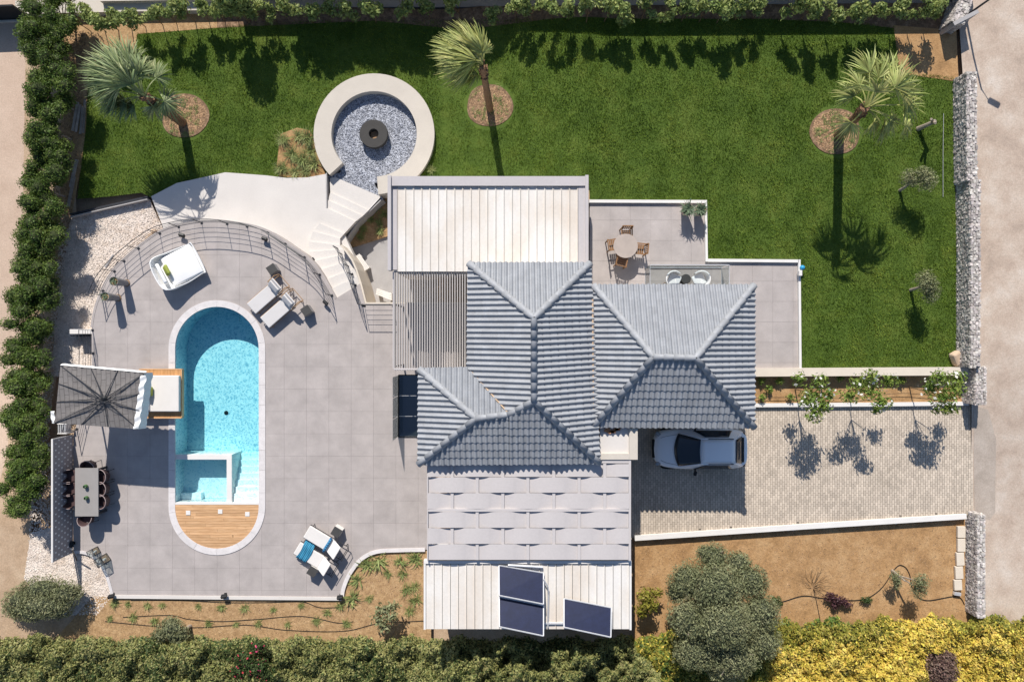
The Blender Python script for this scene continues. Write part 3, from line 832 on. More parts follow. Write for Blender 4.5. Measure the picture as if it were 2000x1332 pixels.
pebbles('grit', 'loose grit and small stones on the concrete road', poly_sampler([(1912, 0), (1998, 0), (1998, 1200), (1925, 1200), (1950, 900), (1925, 700)], dz=0), 2600, (.008, .02), mt['road_patch'], .4)
# gravel terraces west of the deck
gv_px = [(142, 420), (215, 405), (292, 390), (320, 450), (250, 500), (215, 540), (195, 580), (184, 615), (181, 735), (120, 735), (98, 735), (110, 600), (128, 470)]
struct(draped('pebble_bed', [gv_px], mt['pebblebed'], 0.015), 'pale gravel terrace west of the curved deck')
pebbles('pebbles', 'loose pale pebbles on the terrace west of the curved deck', poly_sampler(gv_px), 7000, (.014, .042), mt['pebble'], .6)
pw_px = [(60, 1040), (100, 1030), (143, 1060), (160, 1080), (178, 1086), (196, 1102), (211, 1132), (219, 1165), (190, 1200), (110, 1200), (48, 1130)]
struct(draped('pebble_bed', [pw_px], mt['pebblebed'], 0.02), 'white pebble bed at the south-west corner of the deck')
pebbles('pebbles', 'white pebbles at the south-west corner of the deck', poly_sampler(pw_px), 5200, (.02, .045), mt['pebble'], .6)
ps_px = [(118, 470), (140, 430), (135, 560), (110, 690), (98, 850), (102, 1010), (85, 1060), (55, 1060), (70, 900), (90, 700)]
pebbles('pebbles', 'grey pebbles in the shade behind the west hedge', poly_sampler(ps_px), 4500, (.02, .05), mt['pebble'], .6)
# mulch
pebbles('bark_mulch', 'bark chips scattered on the planting bed south of the deck', poly_sampler([(200, 1170), (670, 1173), (735, 1082), (828, 1078), (828, 1250), (190, 1250)]), 9000, (.015, .04), mt['chip'], .35)
pebbles('bark_mulch', 'dry clods on the orange earth south of the driveway', poly_sampler([(1245, 1056), (1880, 1016), (1880, 1230), (1245, 1240)]), 4000, (.01, .03), mt['chip'], .35)
# ---------------------------------------------------------------- house
ZE = 4.4
house = thing('house', 'villa with grey painted tile roofs and a white metal roof', 'house', P(1100, 640, 0))
def Rp(px, py, dz): return P(px, py, ZE + dz)
A, B, C, D_, E_, F_ = Rp(917, 516, 0), Rp(1151, 516, 0), Rp(1169, 902, 0), Rp(819, 905, 0), Rp(820, 722, 0), Rp(915, 720, 0)
R1, R2, W1, W2 = Rp(1043, 621, 1.0), Rp(1043, 783, 1.0), Rp(930, 817, .66), Rp(995, 809, .66)
A2, B2, C2, D2 = Rp(1160, 559, -.05), Rp(1471, 559, -.05), Rp(1471, 833, -.05), Rp(1160, 831, -.05)
S1, S2 = Rp(1276, 697, 1.1), Rp(1358, 699, 1.1)

TW, TC = .212, .325
def tile_mesh_local(nu=6):
    """barrel and pan: verts over one tile in (u, v, h)"""
    us, hs = [], []
    for i in range(nu + 1):
        t = i / nu; us.append(t * TW * .70); hs.append(.062 * math.sin(math.pi * t))
    us += [TW * .78, TW * .92, TW]; hs += [-.004, -.004, 0.0]
    return us, hs
us, hs = tile_mesh_local()

def slope_frame(eave_a, eave_b, top):
    """origin, along-eave, up-slope and normal for a slope; eave_a -> eave_b with the slope on its left"""
    e = (eave_b - eave_a).normalized(); e.z = 0; e.normalize()
    d = top - eave_a
    n = e.cross(d).normalized()
    if n.z < 0: n = -n
    s_ = n.cross(e).normalized()
    if s_.dot(d) < 0: s_ = -s_
    return eave_a.copy(), e, s_, n

roof_list = []
single_budget = [300]
def roof_slope(roof, polys, frame, singles, overhang=.06):
    """fills a slope with barrel tiles; whole ones as single objects while the budget lasts, the rest joined"""
    o, e, s_, n = frame
    loc = []
    for poly in polys:
        q = [((p - o).dot(e), (p - o).dot(s_)) for p in poly]
        if area2(q) < 0: q = q[::-1]
        loc.append(q)
    allu = [p[0] for q in loc for p in q]; allv = [p[1] for q in loc for p in q]
    i0, i1 = math.floor(min(allu) / TW), math.ceil(max(allu) / TW)
    j1 = math.ceil(max(allv) / TC)
    mat4 = lambda uu, vv: Matrix.Translation(o + e * uu + s_ * vv) @ Matrix((e, s_, n)).transposed().to_4x4()
    rest = MB(); k = len(us)
    full = None
    out_single = []
    for j in range(0, j1):
        for i in range(i0, i1):
            u0 = i * TW; v0 = j * TC - overhang
            jit = rnd.uniform(-.006, .006)
            strips = []
            for a in range(k - 1):
                quad = [(u0 + us[a], v0, hs[a] + .030), (u0 + us[a + 1], v0, hs[a + 1] + .030), (u0 + us[a + 1], v0 + TC + .02, hs[a + 1]), (u0 + us[a], v0 + TC + .02, hs[a])]
                strips.append(quad)
            cx, cy = u0 + TW / 2, v0 + TC / 2
            ins = []
            for q in loc:
                c = [(u0, v0 + .07), (u0 + TW, v0 + .07), (u0 + TW, v0 + TC), (u0, v0 + TC)]
                c = [(x, y, 0) for x, y in c]
                for t in range(len(q)):
                    p0, p1 = q[t - 1], q[t]
                    c = clip_half(c, p0, (p1[0] - p0[0], p1[1] - p0[1]))
                    if not c: break
                ins.append(abs(area2(c)) if len(c) > 2 else 0)
            tot = sum(ins); fa = TW * (TC - .07)
            if tot < .02 * fa: continue
            if tot > .985 * fa:
                if singles and single_budget[0] > 0:
                    out_single.append((u0, v0 + jit, jit)); single_budget[0] -= 1
                    continue
                vs = []
                for a in range(k): vs.append((u0 + us[a], v0 + jit, hs[a] + .030))
                for a in range(k): vs.append((u0 + us[a], v0 + TC + .02, hs[a]))
                for a in range(k): vs.append((u0 + us[a], v0 + jit + .004, hs[a] - .012))
                fs = [(a, a + 1, k + a + 1, k + a) for a in range(k - 1)] + [(2 * k + a, 2 * k + a + 1, a + 1, a) for a in range(k - 1)]
                rest.add([o + e * x + s_ * y + n * z for x, y, z in vs], fs)
            else:
                for qi, q in enumerate(loc):
                    if ins[qi] <= 0: continue
                    for quad in strips:
                        c = quad
                        for t in range(len(q)):
                            p0, p1 = q[t - 1], q[t]
                            # the eave edge is not cut: tiles hang over it
                            if abs(p0[1]) < .02 and abs(p1[1]) < .02: continue
                            c = clip_half(c, p0, (p1[0] - p0[0], p1[1] - p0[1]))
                            if not c: break
                        if len(c) > 2: rest.add([o + e * x + s_ * y + n * z for x, y, z in c], [tuple(range(len(c)))])
    st_ = rest.build('tile', mt['rooftile'], roof); st_['kind'] = 'stuff'
    if out_single:
        m = MB(); vs = []
        for a in range(k): vs.append((us[a], 0, hs[a] + .030))
        for a in range(k): vs.append((us[a], TC + .02, hs[a]))
        for a in range(k): vs.append((us[a], .004, hs[a] - .012))
        fs = [(a, a + 1, k + a + 1, k + a) for a in range(k - 1)] + [(2 * k + a, 2 * k + a + 1, a + 1, a) for a in range(k - 1)]
        m.add(vs, fs)
        me = bpy.data.meshes.new('tile'); me.from_pydata(m.v, [], m.f); me.materials.append(mt['rooftile_o'])
        for u0, v0, jit in out_single:
            t = link('tile', me, None, roof)
            t.matrix_local = Matrix.Translation(-WLOC[roof.name]) @ mat4(u0, v0) @ Matrix.Rotation(jit * 1.2, 4, 'Z')

def under(mb, poly):
    """boarding below the tiles: a thin slab"""
    n = (poly[1] - poly[0]).cross(poly[2] - poly[0]).normalized()
    if n.z < 0: n = -n
    k = len(poly)
    vs = [p - n * .07 for p in poly] + [p - n * .15 for p in poly]
    mb.add(vs, [tuple(range(k)), tuple(range(2 * k - 1, k - 1, -1))] + [(i, (i + 1) % k, k + (i + 1) % k, k + i) for i in range(k)])

Mw = D_.lerp(C, (W2.x - D_.x) / (C.x - D_.x))
roof1 = MB()
for pl in ([A, B, R1], [B, C, R2, R1], [Mw, C, R2, W2], [D_, Mw, W2, W1], [E_, W1, D_], [E_, F_, W2, W1], [A, R1, R2, W2, F_]): under(roof1, pl)
tiled1 = roof1.build('tiled_roof', mt['mortar'], house); tiled1['label'] = 'grey hipped tile roof of the west block'
roof2 = MB()
for pl in ([A2, B2, S2, S1], [B2, C2, S2], [D2, C2, S2, S1], [A2, S1, D2]): under(roof2, pl)
tiled2 = roof2.build('tiled_roof', mt['mortar'], house); tiled2['label'] = 'grey hipped tile roof of the east block'

Mw = D_.lerp(C, (W2.x - D_.x) / (C.x - D_.x))
roof_slope(tiled2, [[D2, C2, S2, S1]], slope_frame(D2, C2, S1), True)
roof_slope(tiled1, [[Mw, C, R2, W2]], slope_frame(Mw, C, R2), True)
roof_slope(tiled1, [[D_, Mw, W2, W1]], slope_frame(D_, Mw, W1), True)
roof_slope(tiled2, [[B2, A2, S1, S2]], slope_frame(B2, A2, S1), False)
roof_slope(tiled2, [[C2, B2, S2]], slope_frame(C2, B2, S2), False)
roof_slope(tiled2, [[A2, D2, S1]], slope_frame(A2, D2, S1), False)
roof_slope(tiled1, [[B, A, R1]], slope_frame(B, A, R1), False)
roof_slope(tiled1, [[C, B, R1, R2]], slope_frame(C, B, R1), False)
roof_slope(tiled1, [[A, F_, W2, R2, R1]], slope_frame(A, F_, R2), False)
roof_slope(tiled1, [[F_, E_, W1, W2]], slope_frame(F_, E_, W1), False)
roof_slope(tiled1, [[E_, D_, W1]], slope_frame(E_, D_, W1), False)

def ridge(roof, a, b, r=.125, pitch=.40):
    """one row of overlapping half-round ridge tiles from low end a to high end b"""
    d = b - a; L = d.length; k = max(1, round(L / pitch)); step = L / k
    f = d.normalized(); sd = f.cross(Vector((0, 0, 1))).normalized(); up = sd.cross(f).normalized()
    m = MB(); seg = 8; vs = []
    for x, rr, dz in ((-.035, r * 1.13, .022), (step, r * .88, -.004)):
        for q in range(seg + 1):
            t = math.pi * (q / seg) * 1.10 - .05 * math.pi
            vs.append((x, math.cos(t) * rr, math.sin(t) * rr + dz))
    vs += [(-.025, math.cos(math.pi * (q / seg) * 1.1 - .05 * math.pi) * r * .85, math.sin(math.pi * (q / seg) * 1.1 - .05 * math.pi) * r * .85) for q in range(seg + 1)]
    n_ = seg + 1
    m.add(vs, [(q, q + 1, n_ + q + 1, n_ + q) for q in range(seg)] + [(2 * n_ + q, 2 * n_ + q + 1, q + 1, q) for q in range(seg)])
    me = bpy.data.meshes.new('ridge_tile'); me.from_pydata(m.v, [], m.f); me.materials.append(mt['ridge'])
    me.polygons.foreach_set("use_smooth", [True] * len(me.polygons))
    for i in range(k):
        p = a + f * (i * step) + up * .015
        t = link('ridge_tile', me, None, roof)
        t.matrix_local = Matrix.Translation(p - WLOC[roof.name]) @ Matrix((f, sd, up)).transposed().to_4x4() @ Matrix.Rotation(rnd.uniform(-.02, .02), 4, 'Z')
for a_, b_ in ((A, R1), (B, R1), (R2, R1), (C, R2), (E_, W1), (D_, W1), (W1, W2), (W2, R2)): ridge(tiled1, a_, b_)
for a_, b_ in ((A2, S1), (B2, S2), (C2, S2), (D2, S1), (S1, S2)): ridge(tiled2, a_, b_)
# mortar strip in the gutter between both roofs
m2 = MB(); m2.tube([Rp(1157.5, 585, .03), Rp(1158.5, 806, .03)], .035, 6); m2.build('valley_mortar', mt['mortar'], house)
m2 = MB(); m2.tube([F_ + Vector((.1, -.1, .03)), F_.lerp(W2, .97) + Vector((0, 0, .04))], .03, 6); m2.build('valley_mortar', mt['mortar'], house)

# walls of the tiled blocks
m2 = MB()
def wall_block(x0, y0, x1, y1, z0, z1, zr):
    a, b = P(x0, y1, zr), P(x1, y0, zr)
    m2.box(((a.x + b.x) / 2, (a.y + b.y) / 2, (z0 + z1) / 2), (b.x - a.x, b.y - a.y, z1 - z0))
wall_block(932, 534, 1150, 888, -.5, ZE - .12, ZE); wall_block(838, 738, 931.5, 888, -.5, ZE - .12, ZE)
m2.build('wall', mt['wallwhite'], house)
m2 = MB(); wall_block(1178, 578, 1452, 815, .5, ZE - .17, ZE); m2.build('wall', mt['wallwhite'], house)
def window(x, y, w, h, zc, face):
    """a window or glazed door set 2 cm proud of its wall"""
    fr = MB(); pn = MB(); d = .05
    if face in 'ew':
        s = 1 if face == 'e' else -1
        fr.box((x + s * .02, y, zc + h / 2), (d, w, .06)); fr.box((x + s * .02, y, zc - h / 2), (d, w, .06))
        for q in (-1, 0, 1): fr.box((x + s * .02, y + q * (w / 2 - .03), zc), (d, .06, h - .06))
        pn.box((x + s * .012, y, zc), (.02, w - .06, h - .06))
    else:
        s = 1 if face == 'n' else -1
        fr.box((x, y + s * .02, zc + h / 2), (w, d, .06)); fr.box((x, y + s * .02, zc - h / 2), (w, d, .06))
        for q in (-1, 0, 1): fr.box((x + q * (w / 2 - .03), y + s * .02, zc), (.06, d, h - .06))
        pn.box((x, y + s * .012, zc), (w - .06, .02, h - .06))
    f = fr.build('window', mt['rail'], house); pn.build('pane', mt['carglass'], f)
nw = P(1178, 578, ZE); se = P(1452, 815, ZE)
window((nw.x + se.x) / 2 + .3, nw.y, 2.4, 2.1, ZT + 1.1, 'n'); window(se.x, (nw.y + se.y) / 2, 1.6, 1.3, ZT + 1.5, 'e')
window(nw.x + 1.6, se.y, 1.4, 1.3, ZD + 1.6, 's'); window(nw.x + 4.1, se.y, 1.0, 2.1, ZD + 1.1, 's')
ww = P(838, 738, ZE); ws = P(838, 888, ZE)
window(ww.x, (ww.y + ws.y) / 2, 1.8, 2.1, 1.1, 'w'); wn2 = P(932, 534, ZE)
window(wn2.x, wn2.y - 2.2, 2.6, 2.1, 1.1, 'w')

# north block: white sheet metal roof with grey rim
ZN = 2.9
na, nb = P(759, 527, ZN), P(1147, 345, ZN)
m2 = MB(); m2.box(((na.x + nb.x) / 2, (na.y + nb.y) / 2, (ZI + ZN - .25) / 2), (nb.x - na.x - .1, nb.y - na.y - .1, ZN - .25 - ZI)); m2.build('wall', mt['wallwhite'], house)
rm = MB()
def slab(m, x0, y0, x1, y1, z0, z1, zr=None):
    zr = z1 if zr is None else zr
    a, b = P(x0, y1, zr), P(x1, y0, zr)
    return m.box(((a.x + b.x) / 2, (a.y + b.y) / 2, (z0 + z1) / 2), (b.x - a.x, b.y - a.y, z1 - z0))
slab(rm, 757, 343, 763.5, 528, ZN - .3, ZN + .10); slab(rm, 763.7, 344.5, 1143, 363, ZN - .3, ZN); slab(rm, 763.7, 363.2, 775.5, 527, ZN - .3, ZN - .11)
slab(rm, 1129.5, 363.2, 1142.8, 527, ZN - .3, ZN - .07); slab(rm, 1143.2, 342, 1149.5, 527, ZN - .3, ZN + .025)
rim = rm.build('roof_rim', mt['greyband'], house)
m2 = MB(); slab(m2, 775.7, 363.3, 1129.3, 529, ZN - .3, ZN - .16); mroof = m2.build('metal_roof', mt['rail'], house)
mroof['label'] = 'flat white sheet metal roof of the north block'
k_ = 22; w_ = (1129 - 776) / k_
for i in range(k_):
    m2 = MB(); x0_ = 776 + i * w_
    slab(m2, x0_ + .45, 364.5 + rnd.uniform(0, .8), x0_ + w_ - .45, 530.5 if x0_ < 905 else 527, ZN - .155, ZN - .12)
    slab(m2, x0_ + w_ - 1.7, 363.4, x0_ + w_ - .3, 530.5 if x0_ < 905 else 527, ZN - .119, ZN - .075)
    slab(m2, x0_ + .3, 363.4, x0_ + 1.1, 530.5 if x0_ < 905 else 527, ZN - .119, ZN - .095)
    m2.build('roof_sheet', mt['sheetmetal'], mroof)
# small roof terrace with plaster rim beside the car port
box = MB(); ZB = 4.2
slab(box, 1172, 833, 1245, 897, .5, ZB - .14); tb = box.build('entrance_block', mt['cream'], house)
m2 = MB(); slab(m2, 1229, 836, 1245.5, 897.5, ZB - .2, ZB + .02); slab(m2, 1172, 886, 1228.8, 897.5, ZB - .2, ZB + .02); m2.build('rim', mt['ring'], tb)
m2 = MB(); slab(m2, 1172, 833, 1228.6, 885.6, ZB - .2, ZB - .10); m2.build('white_floor', mt['white_screed'], tb)
m2 = MB()
for q in range(9):
    c = P(1184 + q * 3.0, 839 + rnd.uniform(-3, 5), ZB - .06); m2.box((c.x, c.y, c.z), (.15, .10, .05), rnd.uniform(-.6, .6))
m2.build('brick_rubble', mt['terracotta'], tb)

# ---------------------------------------------------------------- slatted pergola over the west door
zs = 2.7
sp = thing('slatted_pergola', 'pergola of narrow pale grey slats between metal roof and tiled roof', 'pergola', P(840, 625, 0))
nS = 30
for i in range(nS):
    x = 771 + i * (913 - 771) / (nS - 1)
    m2 = MB(); slab(m2, x - .95, 531, x + .95, 724, zs - .15, zs); m2.build('slat', mt['slat'], sp)
m2 = MB(); slab(m2, 767, 531, 769.3, 720, zs - .2, zs + .015); slab(m2, 769.5, 719, 822, 722.5, zs - .2, zs + .012); slab(m2, 769.5, 529.5, 914, 531, zs - .2, zs + .012)
m2.build('frame', mt['pergola'], sp)
for py in (594, 716):
    m2 = MB(); c = P(768.2, py, zs); m2.box((c.x, c.y, (zs - .2) / 2), (.07, .07, zs - .2)); m2.build('post', mt['pergola'], sp)
sdeck = MB(); slab(sdeck, 800, 722.6, 818, 731, 1.6, 1.75)

# light well with glass
lw = thing('light_well', 'dark stair well behind tinted glass beside the tiled wing', 'light well', P(797, 793, 0))
m2 = MB(); slab(m2, 770, 725, 840, 860, -2.5, -2.4, 0); m2.build('well_floor', mt['concrete'], lw)
m2 = MB(); a, b = P(778, 853, 0), P(837, 733, 0)
m2.add([(a.x, a.y, -2.4), (a.x, b.y, -2.4), (b.x, b.y, -2.4), (b.x, a.y, -2.4), (a.x, a.y, -.01), (a.x, b.y, -.01), (b.x, b.y, -.01), (b.x, a.y, -.01)], [(0, 4, 5, 1), (1, 5, 6, 2), (3, 2, 6, 7), (0, 3, 7, 4)])
m2.build('well_wall', mt['concrete'], lw)
for q in range(3):
    y0_, y1_ = 733 + q * 40, 733 + (q + 1) * 40
    m2 = MB(); g0, g1 = P(778, y1_ - .6, 0), P(778, y0_ + .6, 0); m2.box((g0.x - .02, (g0.y + g1.y) / 2, .66), (.016, g1.y - g0.y, 1.32)); m2.build('glass_panel', mt['glass'], lw)
    m2 = MB(); m2.sheet([P(779, y0_ + .4, -.06), P(832, y0_ + .4, -.06), P(832, y1_ - .4, -.06), P(779, y1_ - .4, -.06)]); m2.build('glass_cover', mt['darkglass'], lw)
    m2 = MB(); slab(m2, 779, y1_ - .5, 830, y1_ + .3, -.09, -.045); m2.build('glazing_bar', mt['alu'], lw)
m2 = MB(); slab(m2, 777.2, 732.5, 778.6, 853.5, -.2, .05); slab(m2, 778.8, 731.5, 836, 733, -.2, .03); slab(m2, 778.8, 853, 836, 854.3, -.2, .03); m2.build('frame', mt['black'], lw)

# ---------------------------------------------------------------- south pergola of woven strips
zp = 4.15
wp = thing('woven_pergola', 'large grey pergola roofed with broad woven strips', 'pergola', P(1032, 998, 0))
rowsY = [(906, 931), (931.8, 961.8), (962.6, 993.4), (999.2, 1030.2), (1031, 1061.6), (1062.4, 1092.8)]
barsX = [883, 932, 982, 1031, 1081.6, 1131, 1181]
for r_, (ya, yb) in enumerate(rowsY):
    m2 = MB(); nX = 96; amp = .055; top, bot = [], []
    own0 = 883 if r_ % 2 == 0 else 932
    for i in range(nX + 1):
        x = 835.8 + (1228.4 - 835.8) * i / nX
        w = -math.cos(2 * math.pi * (x - own0) / 99.2)
        w = math.copysign(abs(w) ** .8, w) * amp
        a, b = P(x, ya, zp + w), P(x, yb, zp + w)
        top.append((a, b))
    vs = []
    for a, b in top: vs += [(a.x, a.y, a.z), (b.x, b.y, b.z), (a.x, a.y, a.z - .012), (b.x, b.y, b.z - .012)]
    fs = []
    for i in range(nX):
        o_ = i * 4; fs += [(o_, o_ + 1, o_ + 5, o_ + 4), (o_ + 2, o_ + 6, o_ + 7, o_ + 3), (o_, o_ + 4, o_ + 6, o_ + 2), (o_ + 1, o_ + 3, o_ + 7, o_ + 5)]
    m2.add(vs, fs); m2.build('woven_strip', mt['pergola'], wp, smooth=False)
for x in barsX:
    m2 = MB(); slab(m2, x - 3, 905, x + 3, 1093, zp - .045, zp + .008, zp); m2.build('crossbar', mt['pergola'], wp)
m2 = MB(); slab(m2, 834, 903, 836, 1095, zp - .15, zp + .02); slab(m2, 1228, 897.5, 1232.5, 1095, zp - .15, zp + .03); slab(m2, 836.2, 993.8, 1227.8, 998.8, zp - .15, zp + .04)
slab(m2, 1165, 898, 1227.8, 904.5, zp - .15, zp + .02); m2.build('frame', mt['pergola'], wp)
for px, py in ((835, 912), (835, 1090), (1230, 905), (1230, 1090)):
    m2 = MB(); c = P(px, py, zp); z0_ = -.02 if px < 1000 else .7; m2.box((c.x, c.y, (z0_ + zp - .15) / 2), (.08, .08, zp - .15 - z0_)); m2.build('post', mt['pergola'], wp)

# ---------------------------------------------------------------- annex with white metal roof and solar panels
za = 3.9
ax = thing('annex', 'low annex with ribbed white metal roof at the south end', 'annex', P(1030, 1160, 0))
m2 = MB(); slab(m2, 836, 1098, 1226, 1222, -.4, za - .2, za); m2.build('wall', mt['wallwhite'], ax)
m2 = MB(); slab(m2, 831, 1099, 1231, 1226.5, za - .2, za - .05); ar = m2.build('roof', mt['rail'], ax)
k_ = 25; w_ = (1229.5 - 832) / k_
for i in range(k_):
    m2 = MB(); x0_ = 832 + i * w_
    slab(m2, x0_ + .5, 1101.5, x0_ + w_ - .5, 1228, za - .049, za)
    slab(m2, x0_ + w_ - 1.6, 1101, x0_ + w_ - .4, 1228, za + .001, za + .045)
    m2.build('roof_sheet', mt['sheetmetal'], ar)
m2 = MB(); slab(m2, 827.5, 1094.5, 1233.5, 1100.6, za - .2, za + .07); slab(m2, 827.5, 1100.8, 831.5, 1229, za - .2, za + .06); slab(m2, 1229.8, 1100.8, 1233.5, 1230, za - .2, za + .06)
m2.build('roof_rim', mt['wallwhite'], ax)
def solar(label, q, z_top, z_bot):
    tl, tr_, br, bl = P(*q[0], z_top), P(*q[1], z_top), P(*q[2], z_bot), P(*q[3], z_bot)
    n = (tr_ - tl).cross(bl - tl).normalized()
    if n.z < 0: n = -n
    t = thing('solar_panel', label, 'solar panel', (tl + br) / 2, 0, 'solar collectors on the annex roof')
    m = MB(); pts = [tl, tr_, br, bl]
    m.add([p for p in pts] + [p - n * .06 for p in pts], [(3, 2, 1, 0), (4, 5, 6, 7)] + [(i, (i + 1) % 4, 4 + (i + 1) % 4, 4 + i) for i in range(4)])
    m.build('collector', mt['pv'], t)
    m = MB()
    for i in range(4):
        a, b = pts[i] + n * .004, pts[(i + 1) % 4] + n * .004; m.tube([a, b], .028, 6)
    m.build('frame', mt['alu'], t)
    m = MB()
    for a in (bl.lerp(tl, .12), br.lerp(tr_, .12)): m.tube([a - n * .06, Vector((a.x, a.y, za + .03))], .02, 6)
    m.build('support_leg', mt['alu'], t)
solar('upper dark solar panel of the pair on the annex roof', [(974.5, 1104), (1061.5, 1118.5), (1061.5, 1179.5), (975, 1162.5)], za + .12, za + .55)
solar('lower dark solar panel of the pair, overhanging the south edge of the annex roof', [(975, 1165), (1061.5, 1182), (1061.5, 1241.5), (975.5, 1223.5)], za + .35, za + .8)
solar('single dark solar panel at the right, overhanging the annex roof edge', [(1101.5, 1168.5), (1194, 1186.5), (1193, 1244), (1101.5, 1224.5)], za + .2, za + .65)
m2 = MB(); p0, p1 = P(992, 1103, za + .12), P(1060, 1107, za + .12); m2.tube([p0, p1], .05, 8); m2.tube([P(1062, 1131, za + .3), P(1070, 1145, za + .25), P(1071, 1160, za + .1), P(1070, 1225, za + .07)], .03, 6); m2.tube([P(1063, 1217, za + .05), P(1101, 1217, za + .05)], .05, 6)
tag(m2.build('roof_pipe', mt['alu']), 'light metal pipes joining the solar panels on the annex roof', 'pipe')
# ---------------------------------------------------------------- rubble walls
def rubble_wall(label, a, b, width, z0, z1, cell=.125, name='stone_wall', cat='stone wall'):
    """a, b: world xy of the centre line ends"""
    a, b = Vector((a[0], a[1])), Vector((b[0], b[1])); d = (b - a); Ln = d.length; d.normalize(); nrm = Vector((-d.y, d.x))
    t = thing(name, label, cat, (a.x, a.y, z0))
    m = MB(); m.strip([a, b], width - .05, z0 - .3, z1 - .03); m.build('mortar', mt['mortarwall'], t)
    st_ = MB(); ang = math.atan2(d.y, d.x)
    def stone(s, off, z, sz):
        p = a + d * s + nrm * off
        st_.box((p.x, p.y, z), sz, ang + rnd.uniform(-.25, .25), rnd.uniform(-.18, .18), rnd.uniform(-.18, .18), taper=rnd.uniform(.7, .95))
    s = cell / 2
    while s < Ln:
        for side in (-1, 1):
            z = z0 + cell * .3
            while z < z1 - .04:
                stone(s + rnd.uniform(-.04, .04), side * (width / 2 - .035), z, (cell * rnd.uniform(.75, 1.15), .10 * rnd.uniform(.7, 1.2), cell * rnd.uniform(.55, .85))); z += cell * .72
        o = -width / 2 + cell * .45
        while o < width / 2:
            stone(s + rnd.uniform(-.04, .04), o + rnd.uniform(-.03, .03), z1 - .045, (cell * rnd.uniform(.8, 1.2), cell * rnd.uniform(.7, 1.05), .10)); o += cell * .85
        s += cell * .9
    for e in (0.02, Ln - .02):
        o = -width / 2 + cell / 2
        while o < width / 2:
            z = z0 + .06
            while z < z1 - .03: stone(e, o, z, (.09, cell * .9, cell * rnd.uniform(.5, .8))); z += cell * .72
            o += cell * .9
    s_ = st_.build('stone', mt['rubble'], t); s_['kind'] = 'stuff'
    return t
def pw2(px, py, z): p = P(px, py, z); return (p.x, p.y)
rubble_wall('long rubble stone wall beside the road, north stretch along the lawn', pw2(1897.5, 141, 2.2), pw2(1899.5, 352, 2.2), .42, 1.2, 2.2)
rubble_wall('long rubble stone wall beside the road, south stretch along the lawn', pw2(1905.5, 352, 2.23), pw2(1905.5, 716, 2.23), .42, 1.1, 2.23)
rubble_wall('thick rubble stone pier north of the driveway entrance', pw2(1917, 717, 2.0), pw2(1917, 790, 2.0), .48, .9, 2.0, name='stone_pier', cat='stone pier')
rubble_wall('rubble stone wall south of the driveway entrance', pw2(1917, 1006, 1.6), pw2(1917, 1206, 1.6), .36, .6, 1.6)
rubble_wall('rubble stone wall at the gate in the north-east corner', pw2(1872, 44, 2.2), pw2(1908, -60, 2.2), .55, 1.2, 2.2)
m2 = MB(); m2.strip([P(1863, 47, 2.25), P(1911, 22, 2.25)], .16, 1.2, 2.25); tag(m2.build('gate_post', mt['concrete']), 'grey slab post at the end of the rubble wall by the north-east gate', 'gate post')
m2 = MB(); c = PG(1886, 32); m2.tube([c, c + Vector((.02, 0, 1.5)), c + Vector((.10, -.02, 2.6)), c + Vector((.35, -.06, 3.0))], [.05, .04, .035, .03], 8)
lp = thing('street_lamp', 'slim street lamp at the north-east gate throwing a thin shadow on the road', 'street lamp', c); m2.build('pole', mt['rail'], lp)
m2 = MB(); q = c + Vector((.55, -.10, 3.03)); m2.rbox(q, (.55, .24, .09), .04, -.5); m2.build('lamp_head', mt['rail'], lp)
# boulder, kerb slabs, odd pieces
m2 = MB(); c = PG(1868, 700, .12); m2.rbox(c, (.42, .62, .34), .09, .5, .2, .1); tag(m2.build('boulder', mt['stone_tan'], smooth=False), 'tan boulder at the lawn corner against the rubble wall', 'boulder')
for i, (ya, yb) in enumerate(((1027, 1050), (1051, 1077), (1078, 1104), (1105, 1130), (1131, 1152))):
    m2 = MB(); x = 1877.5 - (0 if i < 2 else (i - 1) * 2.2); c0, c1 = PG(x, ya, .1), PG(x - 1.5, yb, .1); mid_ = (c0 + c1) / 2
    m2.rbox(mid_, (.34, (c0 - c1).length - .02, .12), .012, .05 * (i > 1)); tag(m2.build('kerb_slab', mt['cream']), ORD[i] + ' cream kerb slab from the driveway in the line beside the south stone wall', 'kerb slab', 'cream kerb slabs lying along the south wall')
m2 = MB(); m2.rbox(PG(1869, 1159, .1), (.30, .14, .14), .01, -.15); tag(m2.build('valve_box', mt['alu']), 'small pale valve box at the south end of the kerb slabs', 'box')
# boundary wall to the north
nw_ = thing('boundary_wall', 'grey rendered boundary wall along the north edge behind the shrubs', 'wall', PG(1000, 8))
for i in range(24):
    f0, f1 = i / 24, (i + 1) / 24; a, b = PG(470 + 1402 * f0, 13 - 11 * f0), PG(470 + 1402 * f1, 13 - 11 * f1); hw = 1.12
    m2 = MB(); d = (b - a).normalized(); n_ = Vector((-d.y, d.x, 0)) * .09
    q = [a + n_, a - n_, b - n_, b + n_]
    m2.add([v + Vector((0, 0, -.5)) for v in q] + [v + Vector((0, 0, hw)) for v in q], [(3, 2, 1, 0), (4, 5, 6, 7)] + [(k, (k + 1) % 4, 4 + (k + 1) % 4, 4 + k) for k in range(4)])
    m2.build('wall_section', mt['wallgrey'], nw_)
m2 = MB(); a, b = PG(40, 22), PG(474, 13); m2.strip([a, b], .62, -1.7, -.95); tag(m2.build('boundary_wall', mt['ring']), 'low pale wall with a broad top in the north-west corner', 'wall')
m2 = MB(); a, b = PG(210, 5), PG(450, 1); m2.strip([a, b], .5, -1.7, -.7); tag(m2.build('coping_slab', mt['ring']), 'pale raised slab on the north-west wall', 'slab')
g_ = thing('lane_gate', 'dark solid gate across the lane in the north-west corner', 'gate', PG(30, 38))
